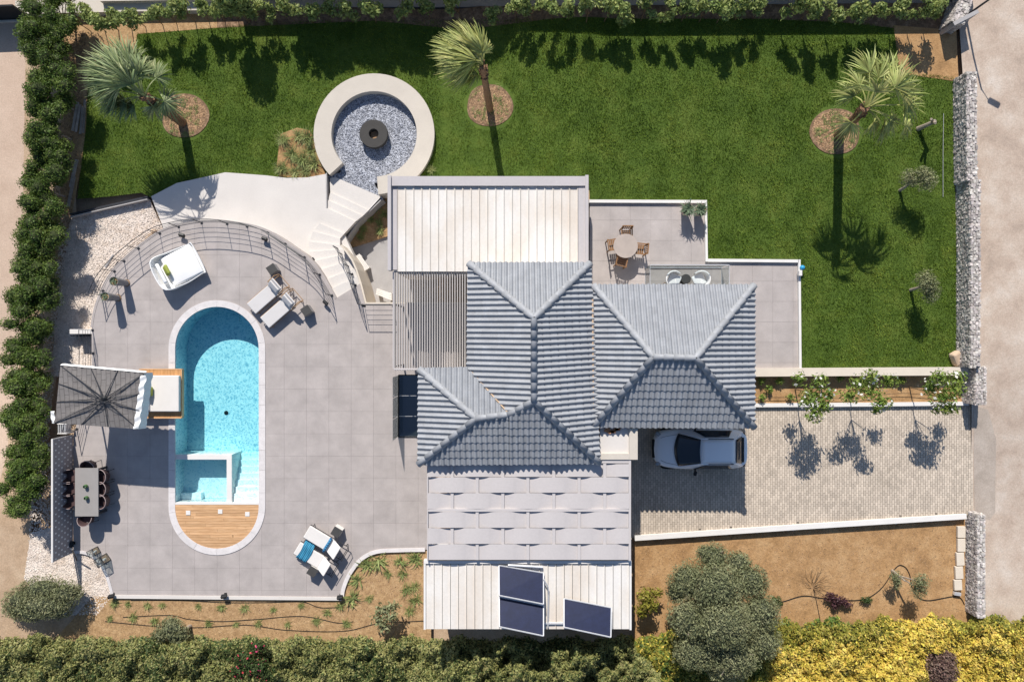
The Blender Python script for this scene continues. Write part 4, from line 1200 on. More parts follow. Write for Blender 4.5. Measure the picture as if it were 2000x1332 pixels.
m2 = MB(); a, b = PG(-60, 41), PG(62, 36); m2.strip([a, b], .08, a.z - .1, a.z + 1.25); m2.build('gate_leaf', mt['black'], g_)
m2 = MB(); m2.strip([a + Vector((0, -.12, 0)), b + Vector((0, -.12, 0))], .09, a.z - .1, a.z + .08); m2.build('sill', mt['ring'], g_)

# ---------------------------------------------------------------- deck railings
def railing(label, pts, posts, zf, h=1.0, rails=(.18, .36, .54, .72), arm=True, zb=0.0, name='deck_railing'):
    """pts / posts in photo pixels at floor height; zf: floor height from a pixel"""
    c = P(*pts[len(pts) // 2], zf(pts[len(pts) // 2]))
    t = thing(name, label, 'railing', c)
    W = [P(x, y, zf((x, y))) for x, y in pts]
    for i, hh in enumerate(rails + (h,)):
        m = MB(); m.tube([p + Vector((0, 0, hh)) for p in W], .016 if hh == h else .0085, 5); m.build('top_rail' if hh == h else 'rail', mt['rail'], t)
    for (x, y) in posts:
        p = P(x, y, zf((x, y)))
        j = min(range(len(W)), key=lambda q: (W[q] - p).length); d = (W[min(j + 1, len(W) - 1)] - W[max(j - 1, 0)]).normalized()
        p.x, p.y = W[j].x, W[j].y
        m = MB(); m.box((p.x, p.y, p.z + h / 2), (.036, .014, h), math.atan2(d.y, d.x) + math.pi / 2)
        m.box((p.x, p.y, p.z + .008), (.11, .11, .016), math.atan2(d.y, d.x)); m.build('post', mt['rail'], t)
    return t
def shrink(pts, c, k): return [(c[0] + (x - c[0]) * k, c[1] + (y - c[1]) * k) for x, y in pts]
rail_px = shrink([p for p in arc_s if p[1] < 579], (410, 660), .985)
posts_px = [(186, 636), (197, 604), (212, 568), (230, 540), (249, 517), (281, 489), (317, 468), (354, 451), (397, 441), (440, 440), (483, 446), (522, 458), (561, 480), (595, 507), (620, 541), (645, 577)]
railing('long curved black railing round the north side of the pool deck', rail_px + [(648, 580)], posts_px, lambda p: 0.0)
railing('short straight black railing on the west edge of the deck under the parasol', [(181, 645), (182, 690), (181, 728)], [(181, 645), (182, 690), (181, 728)], lambda p: 0.0)
railing('short black railing between parasol and perforated screen', [(172, 750), (160, 795), (150, 838)], [(172, 750), (160, 795), (150, 838)], lambda p: 0.0)
sp_r = [tuple(p) for p in spline([(661, 486), (668, 494), (676, 509), (684, 526), (690, 542), (697, 566), (708, 596)], 3)]
def zstair(p): return ZP + .122 * 2.2 + (1.1 - .27) * ss(486, 556, p[1])
railing('curved black stair railing on the inner side of the fan stairs', sp_r, [(661, 486), (672, 501), (681, 519), (688, 537), (695, 560), (708, 596)], zstair, name='stair_railing')
railing('straight black railing on the deck edge above the sunken court', [(712, 597), (768, 597)], [(712, 597), (740, 597), (766, 597)], lambda p: 0.0)

def floodlight(px, py, z, rz, label):
    p = P(px, py, z)
    t = thing('floodlight', label, 'floodlight', (p.x, p.y, z), rz, 'small black garden floodlights')
    m = MB(); m.rbox((0, 0, .20), (.26, .12, .18), .02, 0, .5); m.build('housing', mt['black'], t, world=False)
    m = MB(); m.box((0, .03, .06), (.05, .05, .14)); m.box((0, .03, .008), (.12, .12, .016)); m.build('bracket', mt['black'], t, world=False)
for a in ((222, 1161, 0, .2, 'small black floodlight at the west end of the south deck kerb'), (441, 1161, 0, .1, 'small black floodlight in the middle of the south deck kerb'),
          (666, 1163, 0, .1, 'small black floodlight at the east end of the south deck kerb'), (359, 461, 0, 2.9, 'small black floodlight on the deck above the white scoop daybed'),
          (520, 468, 0, 2.8, 'small black floodlight by the railing above the two cream loungers'), (638, 592, 0, 2.4, 'small black floodlight at the end of the curved railing near the stairs'),
          (137, 862, 0, 1.4, 'small black floodlight at the north end of the perforated screen'), (146, 1060, 0, 1.6, 'small black floodlight at the south end of the perforated screen')): floodlight(*a)
for px, py, l in ((613, 506, 'upper small black step light on the wall of the fan stairs'), (635.5, 543, 'lower small black step light on the wall of the fan stairs')):
    m2 = MB(); p = P(px, py, -.3); m2.rbox((p.x, p.y, -.25), (.16, .06, .07), .01, -.9); tag(m2.build('step_light', mt['black']), l, 'step light', 'step lights of the fan stairs')

# perforated screen
sc = thing('perforated_screen', 'tall metal screen dotted with rows of small white squares', 'screen', P(143, 965, 0))
x_s = P(143, 0, 0).x; ya_, yb_ = P(0, 850, 0).y, P(0, 1078, 0).y
nh, nv = 38, 6; hS = 1.36
m2 = MB(); m2.box((x_s, (ya_ + yb_) / 2, hS / 2 + .015), (.014, ya_ - yb_, hS - .03)); m2.build('panel', mt['screen'], sc)
m2 = MB()
for i in range(nh):
    for j in range(nv):
        if (i + j) % 2: continue
        m2.box((x_s + .011, ya_ + (yb_ - ya_) * (i + .5) / nh, .08 + (hS - .14) * (j + .5) / nv), (.008, .062, .078))
m2.build('stud', mt['whitefab'], sc)['kind'] = 'stuff'
m2 = MB(); m2.box((x_s - .02, (ya_ + yb_) / 2, hS + .02), (.07, ya_ - yb_ + .04, .05)); m2.build('top_rail', mt['wallwhite'], sc)
for y in (ya_, (ya_ + yb_) / 2, yb_):
    m2 = MB(); m2.box((x_s - .05, y, hS / 2), (.06, .06, hS)); m2.build('post', mt['alu'], sc)
m2 = MB(); m2.tube([P(141, 1073, .9), P(150, 1094, 0)], .03, 6); m2.build('brace', mt['rail'], sc)

# ---------------------------------------------------------------- sun loungers
def lounger(name, label, px, py, ang, arms, group):
    p = P(px, py, .36); t = thing(name, label, 'sun lounger', (p.x, p.y, 0), ang, group)
    fm = mt['rope'] if arms else mt['rail']; cu = mt['canvas'] if not arms else mt['greyfab']; w = .62; lb = .60; ca, sa = math.cos(.72), math.sin(.72)
    m = MB(); m.rbox((.62, 0, .335), (1.26, w, .075), .03); m.build('seat_cushion', cu, t, world=False)
    m = MB(); m.rbox((1.25 + lb / 2 * ca, 0, .35 + lb / 2 * sa), (lb, w, .07), .03, ry=-.72); b = m.build('backrest_cushion', cu, t, world=False)
    if arms:
        m = MB(); m.rbox((1.25 + .35 * ca - .05, 0, .35 + .35 * sa + .07), (.30, w * .92, .09), .04, ry=-.72); m.build('head_pillow', cu, b, world=False)
    m = MB()
    for s in (-1, 1): m.tube([(-.01, s * (w / 2 + .02), .28), (1.95, s * (w / 2 + .02), .28)], .018, 6)
    for x in (0, .65, 1.25, 1.95): m.tube([(x, -w / 2 - .02, .28), (x, w / 2 + .02, .28)], .016, 6)
    m.build('frame', fm, t, world=False)
    m = MB()
    for s in (-.8, .8): m.tube([(1.25, s * w / 2, .30), (1.25 + lb * ca, s * w / 2, .30 + lb * sa)], .016, 6)
    m.tube([(1.25 + lb * ca, -.4 * w, .30 + lb * sa), (1.25 + lb * ca, .4 * w, .30 + lb * sa)], .016, 6); m.build('backrest_frame', fm, t, world=False)
    for x in (.12, 1.82):
        for s in (-1, 1):
            m = MB(); m.tube([(x, s * (w / 2 + .02), .29), (x + (.03 if x > 1 else -.03), s * (w / 2 + .03), 0)], .018, 6); m.build('leg', fm, t, world=False)
    if arms:
        for s in (-1, 1):
            m = MB(); m.tube([(1.35, s * (w / 2 + .05), .30), (1.40, s * (w / 2 + .05), .58), (1.80, s * (w / 2 + .05), .62), (1.95, s * (w / 2 + .05), .30)], .022, 6); m.build('arm', fm, t, world=False)
    else:
        m = MB(); m.tube([(1.95, -w / 2 - .02, .28), (2.02, -w / 2, .42), (2.02, w / 2, .42), (1.95, w / 2 + .02, .28)], .016, 6); m.build('handle', fm, t, world=False)
    return t
gA, gB = 'cream loungers by the curved railing', 'cream loungers in the south corner of the deck'
lounger('sun_lounger', 'grey-cream lounger with wooden arms, the one nearer the white scoop daybed', 490.7, 603, math.radians(41), True, gA)
lounger('sun_lounger', 'grey-cream lounger with wooden arms, the one farther from the white scoop daybed', 517, 630.5, math.radians(41), True, gA)
l5 = lounger('sun_lounger', 'cream lounger with a rolled blue towel across its seat', 599.2, 1037.9, math.radians(-31), False, gB)
l6 = lounger('sun_lounger', 'cream lounger with a blue striped towel spread on its foot end', 580, 1070, math.radians(-31), False, gB)
# towels
def stripe_mat(name, a, b, rot, sc_):
    m = bpy.data.materials.new(name); m.use_nodes = True; N, L = m.node_tree.nodes, m.node_tree.links
    ge = N.new('ShaderNodeTexCoord'); mp = N.new('ShaderNodeMapping'); mp.inputs['Rotation'].default_value = (0, 0, rot)
    wv = N.new('ShaderNodeTexWave'); wv.inputs['Scale'].default_value = sc_; wv.inputs['Distortion'].default_value = .6; wv.inputs['Detail'].default_value = 1
    rp = N.new('ShaderNodeValToRGB'); rp.color_ramp.interpolation = 'EASE'; e = rp.color_ramp.elements; e[0].position = .42; e[0].color = (*a, 1); e[1].position = .58; e[1].color = (*b, 1)
    L.new(ge.outputs['Object'], mp.inputs[0]); L.new(mp.outputs[0], wv.inputs[0]); L.new(wv.outputs[0], rp.inputs[0]); L.new(rp.outputs[0], N['Principled BSDF'].inputs[0])
    N['Principled BSDF'].inputs['Roughness'].default_value = .9
    return m
mt['bluetowel'] = stripe_mat('blue_striped_towel', (.012, .085, .17), (.04, .27, .42), 0.0, 4.2)
mt['bluetowel2'] = stripe_mat('blue_block_towel', (.015, .10, .24), (.06, .24, .40), math.pi / 2, 3.0)
tw = thing('beach_towel', 'blue striped towel spread over the foot of a cream lounger', 'towel', (l6.location.x, l6.location.y, .38), math.radians(-31))
nu_, nv_ = 22, 14; m2 = MB(); vs = []
for i in range(nu_ + 1):
    for j in range(nv_ + 1):
        u, v = i / nu_, j / nv_
        x = .12 + .50 * u + .10 * math.sin(v * 3 + .6) + .05 * (v - .5); y = -.40 + 1.0 * v
        z = .012 + .012 * math.sin(u * 17 + v * 5) + .008 * math.sin(v * 13)
        if abs(y) > .32: z -= (abs(y) - .32) * .9
        if y > .45: x -= .12 * (y - .45) * 4
        vs.append((x, y, z))
m2.add(vs, [(i * (nv_ + 1) + j, (i + 1) * (nv_ + 1) + j, (i + 1) * (nv_ + 1) + j + 1, i * (nv_ + 1) + j + 1) for i in range(nu_) for j in range(nv_)])
tc = m2.build('cloth', mt['bluetowel'], tw, smooth=True, world=False); tc.modifiers.new('thickness', 'SOLIDIFY').thickness = .012
tr2 = thing('rolled_towel', 'rolled blue towel lying across a cream lounger', 'towel', (l5.location.x, l5.location.y, .43), math.radians(-31))
m2 = MB(); m2.tube([(1.10, -.36, 0), (1.10, -.2, .005), (1.11, .1, 0), (1.10, .34, 0)], [.055, .066, .064, .055], 12); m2.build('roll', mt['bluetowel2'], tr2, smooth=True, world=False)
def cube_table(px, py, ang, label, grp):
    p = P(px, py, .42); t = thing('side_table', label, 'side table', (p.x, p.y, 0), ang, grp)
    m = MB(); m.rbox((0, 0, .425), (.40, .40, .03), .008); m.build('top', mt['darkgrey'], t, world=False)
    for x, y, sx, sy in ((0, .185, .37, .02), (0, -.185, .37, .02), (.185, 0, .02, .35), (-.185, 0, .02, .35)):
        m = MB(); m.box((x, y, .205), (sx, sy, .40)); m.build('side_panel', mt['planter'] if grp == gA else mt['wallwhite'], t, world=False)
cube_table(531, 526, .6, 'dark cube side table at the head of the lounger nearer the scoop daybed', gA)
cube_table(598, 607, .6, 'dark cube side table at the head of the lounger farther from the scoop daybed', gA)
cube_table(657, 1039, -.55, 'dark topped side table beside the lounger with the rolled towel', gB)
cube_table(610, 1116, -.55, 'dark topped side table in the shade of the lounger with the striped towel', gB)

# white scoop daybed
p = P(349, 521, .45); db = thing('scoop_daybed', 'white scoop-shaped daybed with a green cushion on the deck', 'daybed', (p.x, p.y, 0), math.radians(27))
m2 = MB(); wv_, ln = .80, .97          # local x long axis (head at -x), y across
out = [(-ln, -wv_ * .82), (-ln, wv_ * .82), (-.2, wv_ * 1.02), (.75, wv_ * .92), (ln, wv_ * .80), (ln, -wv_ * .80), (.75, -wv_ * .92), (-.2, -wv_ * 1.02)]
sp2 = [tuple(v)[:2] for v in spline([(x, y, 0) for x, y in out], 5, True)]
n = len(sp2); rings = []
def rimz(x): return .40 + .34 * max(0, min(1, (-x + .1) / 1.05)) ** 1.3
vs = []
for k, (sc_, zf) in enumerate(((.80, 0), (.96, 1), (1.0, 2), (.965, 2), (.92, 3))):
    for x, y in sp2:
        z = {0: .05, 1: .22, 2: rimz(x), 3: .30}[zf]
        vs.append((x * sc_, y * sc_, z))
m2.add(vs, [(k * n + i, k * n + (i + 1) % n, (k + 1) * n + (i + 1) % n, (k + 1) * n + i) for k in range(4) for i in range(n)] + [tuple(range(n - 1, -1, -1)), tuple(range(4 * n, 5 * n))])
m2.build('shell', mt['whitefab'], db, smooth=False, world=False)
m2 = MB(); m2.rbox((.14, 0, .37), (1.48, 1.40, .16), .07, seg=3); m2.build('mattress', mt['whitefab'], db, smooth=True, world=False)
m2 = MB(); m2.rbox((-.76, 0, .62), (.16, .95, .34), .06, ry=.35, seg=3); m2.build('back_cushion', mt['whitefab'], db, smooth=True, world=False)
q = P(325, 528, .62); cu = thing('cushion', 'lime green cushion on the white scoop daybed', 'cushion', (q.x, q.y, .60), math.radians(27))
m2 = MB(); m2.rbox((.0, 0, .0), (.14, .46, .34), .06, ry=.75, seg=3); m2.build('cover', mt['lime'], cu, smooth=True, world=False)

# teak daybed with parasol
tb_ = thing('teak_daybed', 'square teak daybed with a cream mattress overhanging the pool edge', 'daybed', P(313, 769, 0))
for i in range(12):
    x0_ = 272 + i * 6.85
    m2 = MB(); slab(m2, x0_ + .15, 722, x0_ + 6.7, 815, .26, .30); m2.build('slat', mt['teak_v'], tb_)
m2 = MB(); slab(m2, 271.5, 815.2, 354.2, 817.2, .10, .31); slab(m2, 271.5, 720.4, 354.2, 721.9, .10, .31); slab(m2, 353.9, 722, 355.2, 815, .10, .31); slab(m2, 270.5, 722, 271.8, 815, .10, .31); m2.build('frame', mt['teak'], tb_)
for x, y in ((275, 725), (338, 725), (275, 812), (338, 812)):
    m2 = MB(); slab(m2, x - 2, y - 2, x + 2, y + 2, 0.03, .26); m2.build('leg', mt['teak'], tb_)
a, b = P(285, 804, .5), P(349.5, 733.5, .5)
m2 = MB(); m2.rbox(((a.x + b.x) / 2, (a.y + b.y) / 2, .41), (b.x - a.x, b.y - a.y, .21), .04, seg=3); m2.build('mattress', mt['canvas'], tb_, smooth=False)
for y in (751, 786):
    m2 = MB(); c = P(284, y, .7); m2.rbox((c.x, c.y, .68), (.16, .75, .36), .06, ry=-.25, seg=3); m2.build('back_cushion', mt['whitefab'], tb_, smooth=True)
m2 = MB(); slab(m2, 276, 731, 279, 807, .31, .8); m2.build('backrest', mt['greyfab'], tb_)
q = P(288.5, 765, .8); cu = thing('cushion', 'lime green cushion on the teak daybed under the parasol', 'cushion', (q.x, q.y, .72), 0)
m2 = MB(); m2.rbox((0, 0, 0), (.16, .42, .36), .06, ry=-.45, seg=3); m2.build('cover', mt['lime'], cu, smooth=True, world=False)

um = thing('parasol', 'large square taupe parasol with black ribs shading the teak daybed', 'parasol', P(196, 790, 0))
zu = 2.5
cor = [P(118, 713, zu), P(284, 728, zu), P(270, 838, zu), P(107, 826, zu)]
hub = P(205, 778, zu + .22)
def edge_pts(a, b, k): return [a.lerp(b, i / k) for i in range(k)]
E = []
for i in range(4): E += edge_pts(cor[i], cor[(i + 1) % 4], 12)
m2 = MB(); nR = 6; nE = len(E); vs = [hub]
for r_ in range(1, nR + 1):
    for i, p in enumerate(E):
        t = r_ / nR; q = hub.lerp(p, t); sag = .05 * math.sin(math.pi * t) * abs(math.sin(math.pi * i / 4)); q = q - Vector((0, 0, sag)); vs.append(q)
m2.add(vs, [(0, 1 + (i + 1) % nE, 1 + i) for i in range(nE)] + [(1 + r_ * nE + i, 1 + r_ * nE + (i + 1) % nE, 1 + (r_ + 1) * nE + (i + 1) % nE, 1 + (r_ + 1) * nE + i) for r_ in range(nR - 1) for i in range(nE)])
cm = mt['umbrella']; N, L = cm.node_tree.nodes, cm.node_tree.links
br = N.new('ShaderNodeTexBrick'); br.inputs['Scale'].default_value = 1.0; br.inputs['Mortar Size'].default_value = .012; br.inputs['Brick Width'].default_value = .5; br.inputs['Row Height'].default_value = .2; br.offset = .5
br.inputs['Color1'].default_value = (1, 1, 1, 1); br.inputs['Color2'].default_value = (.88, .88, .88, 1); br.inputs['Mortar'].default_value = (.45, .45, .45, 1)
ge = N.new('ShaderNodeNewGeometry'); mp = N.new('ShaderNodeMapping'); mp.inputs['Rotation'].default_value = (0, 0, math.pi / 2 - .08); L.new(ge.outputs['Position'], mp.inputs[0]); L.new(mp.outputs[0], br.inputs[0])
mu = N.new('ShaderNodeMix'); mu.data_type = 'RGBA'; mu.blend_type = 'MULTIPLY'; mu.inputs[0].default_value = 1.0
pr = N['Principled BSDF']; src = pr.inputs['Base Color'].links[0].from_socket
L.new(src, mu.inputs[6]); L.new(br.outputs[0], mu.inputs[7]); L.new(mu.outputs[2], pr.inputs['Base Color'])
m2.build('canopy', cm, um, smooth=True)
for i in range(4):
    for f in (0, .36, .68):
        e_ = cor[i].lerp(cor[(i + 1) % 4], f)
        m = MB(); m.tube([hub + Vector((0, 0, .07)), hub.lerp(e_, .55) + Vector((0, 0, .05)), e_ + Vector((0, 0, .02))], .016, 5); rb = m.build('rib', mt['rail'], um)
        m = MB(); m.tube([hub + Vector((0, -.15, .10)), hub.lerp(e_, .5) + Vector((0, 0, .055))], .011, 5); m.build('strut', mt['rail'], rb)
m = MB(); m.lathe([(.09, -.1), (.12, 0), (.12, .10), (.05, .16)], hub, 14); m.build('hub', mt['black'], um)
mb_ = P(192, 790, 0)
m = MB(); m.tube([Vector((mb_.x, mb_.y, 0)), Vector((mb_.x, mb_.y, 2.2)), Vector((mb_.x + .5, mb_.y, 2.36)), Vector((hub.x, hub.y, hub.z - .12))], .04, 8); m.build('mast', mt['rail'], um)
m = MB(); m.box((mb_.x, mb_.y, .04), (.8, .8, .08)); m.build('base_plate', mt['rail'], um)
def curtain(a, b, drop, outv, folds, name):
    m = MB(); k = 44; vs = []
    for i in range(k + 1):
        t = i / k; p = a.lerp(b, t); w = math.sin(t * folds * 2 * math.pi) * .018 + math.sin(t * folds * 4.7) * .014
        for j, f in enumerate((0, .5, 1)):
            vs.append(p + outv * (f * 1.0 + w * f * 4) + Vector((0, 0, -drop * f + .012 + .03 * math.sin(t * folds * 9 + j))))
    m.add(vs, [(i * 3 + j, (i + 1) * 3 + j, (i + 1) * 3 + j + 1, i * 3 + j + 1) for i in range(k) for j in range(2)])
    return m.build(name, mt['whitefab'], um)
curtain(cor[1] + Vector((-.02, 0, 0)), cor[2], .45, Vector((-.02, 0, 0)) + (cor[1] - cor[0]).normalized() * .12, 4.2, 'curtain')
inn = (cor[3] - cor[0]).normalized()
curtain(cor[1] + Vector((-.18, -.10, .03)), cor[2] + Vector((-.18, .02, .03)), -.02, Vector((.24, .0, -.0)), 3.7, 'curtain')
curtain(cor[0] + Vector((0, 0, .02)), cor[1] + Vector((0, 0, .02)), .2, Vector((0, .06, 0)), 9, 'valance')
curtain(cor[3] + Vector((0, .5, 0)), cor[3] + Vector((0, -.02, 0)), .2, Vector((-.28, -.02, 0)), 1, 'valance')
ls = thing('louvred_box', 'small louvred grey box at the foot of the parasol by the screen', 'box', P(120, 835, 0))
for i in range(4):
    m2 = MB(); slab(m2, 113 + i * 4.2, 829, 115.2 + i * 4.2, 846, .1, .5); m2.build('louvre', mt['alu'], ls)
m2 = MB(); slab(m2, 111.5, 827.5, 130, 828.8, -.6, .52); slab(m2, 111.5, 846.2, 130, 847.5, -.6, .52); m2.build('frame', mt['wallwhite'], ls)

# ---------------------------------------------------------------- dining table and tub chairs
dt = thing('dining_table', 'long grey outdoor dining table beside the perforated screen', 'dining table', P(169, 961, .75) - Vector((0, 0, .75)))
m2 = MB(); slab(m2, 146.5, 914, 192, 1008, .70, .75); m2.build('tabletop', mt['tabletop'], dt)
for x, y in ((150, 918), (188.5, 918), (150, 1004), (188.5, 1004)):
    m2 = MB(); slab(m2, x - 2, y - 2, x + 2, y + 2, .01, .699, .75); m2.build('leg', mt['rail'], dt)
def tub_chair(label, px, py, ang):
    p = P(px, py, .5); t = thing('tub_chair', label, 'dining chair', (p.x, p.y, 0), ang, 'plum tub chairs around the dining table')
    m = MB(); m.rbox((.03, 0, .43), (.50, .50, .07), .025); m.build('seat', mt['wicker'], t, world=False)
    k = 14; vs = []; rim = []
    for i in range(k + 1):
        a = math.radians(82 + (278 - 82) * i / k); s_ = 1 + .22 * max(0, abs(math.cos(a) * 0) )
        r1, r2 = .265, .30; c_, q_ = math.cos(a), math.sin(a); h = .80 - .13 * (abs(i - k / 2) / (k / 2)) ** 2
        vs += [(c_ * r1 * .92, q_ * r1 * .92, .42), (c_ * r2, q_ * r2, h), (c_ * (r2 + .03), q_ * (r2 + .03), h), (c_ * (r1 + .01), q_ * (r1 + .01), .40)]
        rim.append((c_ * (r2 + .015), q_ * (r2 + .015), h + .004))
    m = MB(); m.add(vs, [(i * 4 + j, i * 4 + (j + 1) % 4, (i + 1) * 4 + (j + 1) % 4, (i + 1) * 4 + j) for i in range(k) for j in range(4)] + [(0, 1, 2, 3), (k * 4 + 3, k * 4 + 2, k * 4 + 1, k * 4)])
    bk = m.build('backrest', mt['wicker'], t, world=False)
    m = MB(); m.tube(rim, .014, 5); m.build('rim', mt['wickeredge'], bk, world=False)
    for x in (-.2, .2):
        for y in (-.2, .2):
            m = MB(); m.tube([(x, y, .41), (x * 1.15, y * 1.15, 0)], .014, 5); m.build('leg', mt['rail'], t, world=False)
    return t
pr_ = {0: 'northern', 1: 'middle', 2: 'southern'}
for i, y in enumerate((929.5, 953.5, 978)): tub_chair('plum tub chair on the screen side of the dining table, %s one' % pr_[i], 139.5, y, 0)
for i, y in enumerate((929.5, 953.5, 978)): tub_chair('plum tub chair on the pool side of the dining table, %s one' % pr_[i], 200.5, y, math.pi)
tub_chair('plum tub chair at the north head of the dining table', 175, 912, -math.pi / 2)
tub_chair('plum tub chair at the south head of the dining table', 170, 1011, math.pi / 2)
for px, py, l in ((166.5, 950, 'green glass lantern on the dining table, the northern one'), (168, 972.5, 'green glass lantern on the dining table, the southern one')):
    q = P(px, py, .85); t = thing('lantern', l, 'lantern', (q.x, q.y, .752), 0, 'green lanterns on the dining table')
    m = MB(); m.lathe([(.055, 0), (.085, .03), (.09, .11), (.07, .16), (.055, .17), (.06, .14), (.05, .03), (0, .025)], (0, 0, 0), 16); m.build('vase', mt['glassgreen'], t, world=False)
    m = MB(); m.lathe([(.032, .03), (.032, .11), (0, .115)], (0, 0, 0), 10); m.build('candle', mt['whitefab'], t, world=False)

# two box lanterns by the pebble bed
def box_lantern(label, px, py, ang, w, h):
    p = P(px, py, h / 2); t = thing('box_lantern', label, 'lantern', (p.x, p.y, .002), ang, 'box lanterns on the deck corner')
    m = MB(); r_ = .012
    for z in (.012, h):
        q = [(-w, -w, z), (w, -w, z), (w, w, z), (-w, w, z), (-w, -w, z)]
        for i in range(4): m.tube([q[i], q[i + 1]], r_, 5)
    for x, y in ((-w, -w), (w, -w), (w, w), (-w, w)): m.tube([(x, y, .01), (x, y, h)], r_, 5); m.tube([(x, y, h), (0, 0, h + .10)], r_ * .8, 5)
    m.build('frame', mt['rail'], t, world=False)
    for x, y, sx, sy in ((-w, 0, .006, 2 * w - .03), (w, 0, .006, 2 * w - .03), (0, -w, 2 * w - .03, .006), (0, w, 2 * w - .03, .006)):
        m = MB(); m.box((x, y, h / 2), (sx, sy, h - .04)); m.build('glass_pane', mt['glass'], t, world=False)
    m = MB(); m.box((0, 0, .02), (2 * w - .04, 2 * w - .04, .02)); m.build('base', mt['rope'], t, world=False)
    m = MB(); m.lathe([(.045, .03), (.045, .2), (0, .205)], (0, 0, 0), 12); m.build('candle', mt['whitefab'], t, world=False)
box_lantern('glass box lantern on the deck corner, nearer the perforated screen', 183, 1078, .5, .15, .42); box_lantern('glass box lantern on the deck corner, farther from the perforated screen', 200, 1094, .6, .18, .5)

# benches in the sunken court
def bench(label, pts, z):
    W = [P(x, y, z) for x, y in pts]; c = sum(W, Vector()) / 4
    t = thing('bench', label, 'bench', (c.x, c.y, ZI), 0, 'white benches in the sunken court')
    for i in range(4):
        m = MB(); a0, a1 = W[0].lerp(W[3], i / 4 + .02), W[0].lerp(W[3], (i + 1) / 4 - .02); b0, b1 = W[1].lerp(W[2], i / 4 + .02), W[1].lerp(W[2], (i + 1) / 4 - .02)
        m.prism([a0[:2], b0[:2], b1[:2], a1[:2]], z - .06, z); m.build('slat', mt['wallwhite'], t)
    for f in (.12, .88):
        m = MB(); q0, q1 = W[0].lerp(W[1], f), W[3].lerp(W[2], f); m.strip([q0, q1], .1, ZI, z - .062); m.build('leg', mt['wallwhite'], t)
bench('white slatted bench by the curved wall of the sunken court', [(693, 502), (712, 529.5), (721.5, 523), (702, 495.5)], ZI + .5)
bench('white slatted bench at the south side of the sunken court', [(734, 575), (765, 587), (765, 573), (736, 563)], ZI + .5)

# ---------------------------------------------------------------- terrace furniture
rt = thing('round_table', 'round greige table on the north-east terrace', 'round table', P(1222, 480.5, ZT + .74) - Vector((0, 0, .74)))
c = P(1222, 480.5, ZT + .74)
m2 = MB(); m2.lathe([(.0, -.04), (.50, -.04), (.512, -.03), (.512, -.004), (.505, 0), (0, 0)], c, 48); m2.build('tabletop', mt['roundtop'], rt)
m2 = MB(); m2.lathe([(.26, -.739), (.26, -.71), (.06, -.68), (.06, -.041)], c, 20); m2.build('pedestal', mt['wood_dark'], rt)
def garden_chair(label, px, py, ang):
    p = P(px, py, ZT + .45); t = thing('garden_chair', label, 'garden chair', (p.x, p.y, ZT), ang, 'wooden chairs around the round table')
    for i in range(5):
        m = MB(); m.box((-.16 + i * .085, 0, .44), (.07, .42, .02)); m.build('seat_slat', mt['wood_dark'], t, world=False)
    for i in range(5):
        m = MB(); m.box((-.25 - .03, -.16 + i * .08, .70), (.02, .05, .42), ry=-.14); m.build('back_slat', mt['wood_dark'], t, world=False)
    m = MB(); m.box((-.31, 0, .90), (.04, .46, .07)); m.build('back_rail', mt['wood_dark'], t, world=False)
    for x, y, h in ((.2, -.21, .64), (.2, .21, .64), (-.24, -.21, .88), (-.24, .21, .88)):
        m = MB(); m.box((x - (.03 if h > .8 else 0), y, h / 2), (.045, .04, h)); m.build('leg', mt['wood_dark'], t, world=False)
    for y in (-.22, .22):
        m = MB(); m.box((-.02, y, .65), (.50, .05, .025)); m.build('arm', mt['wood_dark'], t, world=False)
garden_chair('wooden garden chair on the lawn side of the round table', 1223, 459, -math.pi / 2)
garden_chair('wooden garden chair between the round table and the white metal roof', 1199, 479, .15)
garden_chair('wooden garden chair on the flower pot side of the round table', 1248, 487, math.pi - .1)
garden_chair('wooden garden chair on the tiled roof side of the round table', 1214, 508, math.pi / 2 - .25)
gb = thing('glass_balustrade', 'clear glass balustrade round the lounge corner under the eave', 'balustrade', P(1340, 525, ZT))
zb = ZT
g0, g1 = P(1260, 523, zb), P(1409, 523, zb)
for i in range(3):
    a, b = g0.lerp(g1, i / 3 + .004), g0.lerp(g1, (i + 1) / 3 - .004); m = MB(); m.strip([a, b], .016, zb + .05, zb + 1.05); m.build('glass_panel', mt['glass'], gb)
for x in (1260, 1409):
    a, b = P(x, 524.5, zb), P(x, 575, zb); m = MB(); m.strip([a, b], .016, zb + .05, zb + 1.05); m.build('glass_panel', mt['glass'], gb)
m = MB(); m.strip([P(1260, 575, zb), P(1260, 523, zb), P(1409, 523, zb), P(1409, 575, zb)], .05, zb, zb + .05); m.build('base_channel', mt['alu'], gb)
m = MB(); m.strip([P(1260, 575, zb), P(1260, 523, zb), P(1409, 523, zb), P(1409, 575, zb)], .035, zb + 1.051, zb + 1.075); m.build('hand_rail', mt['alu'], gb)
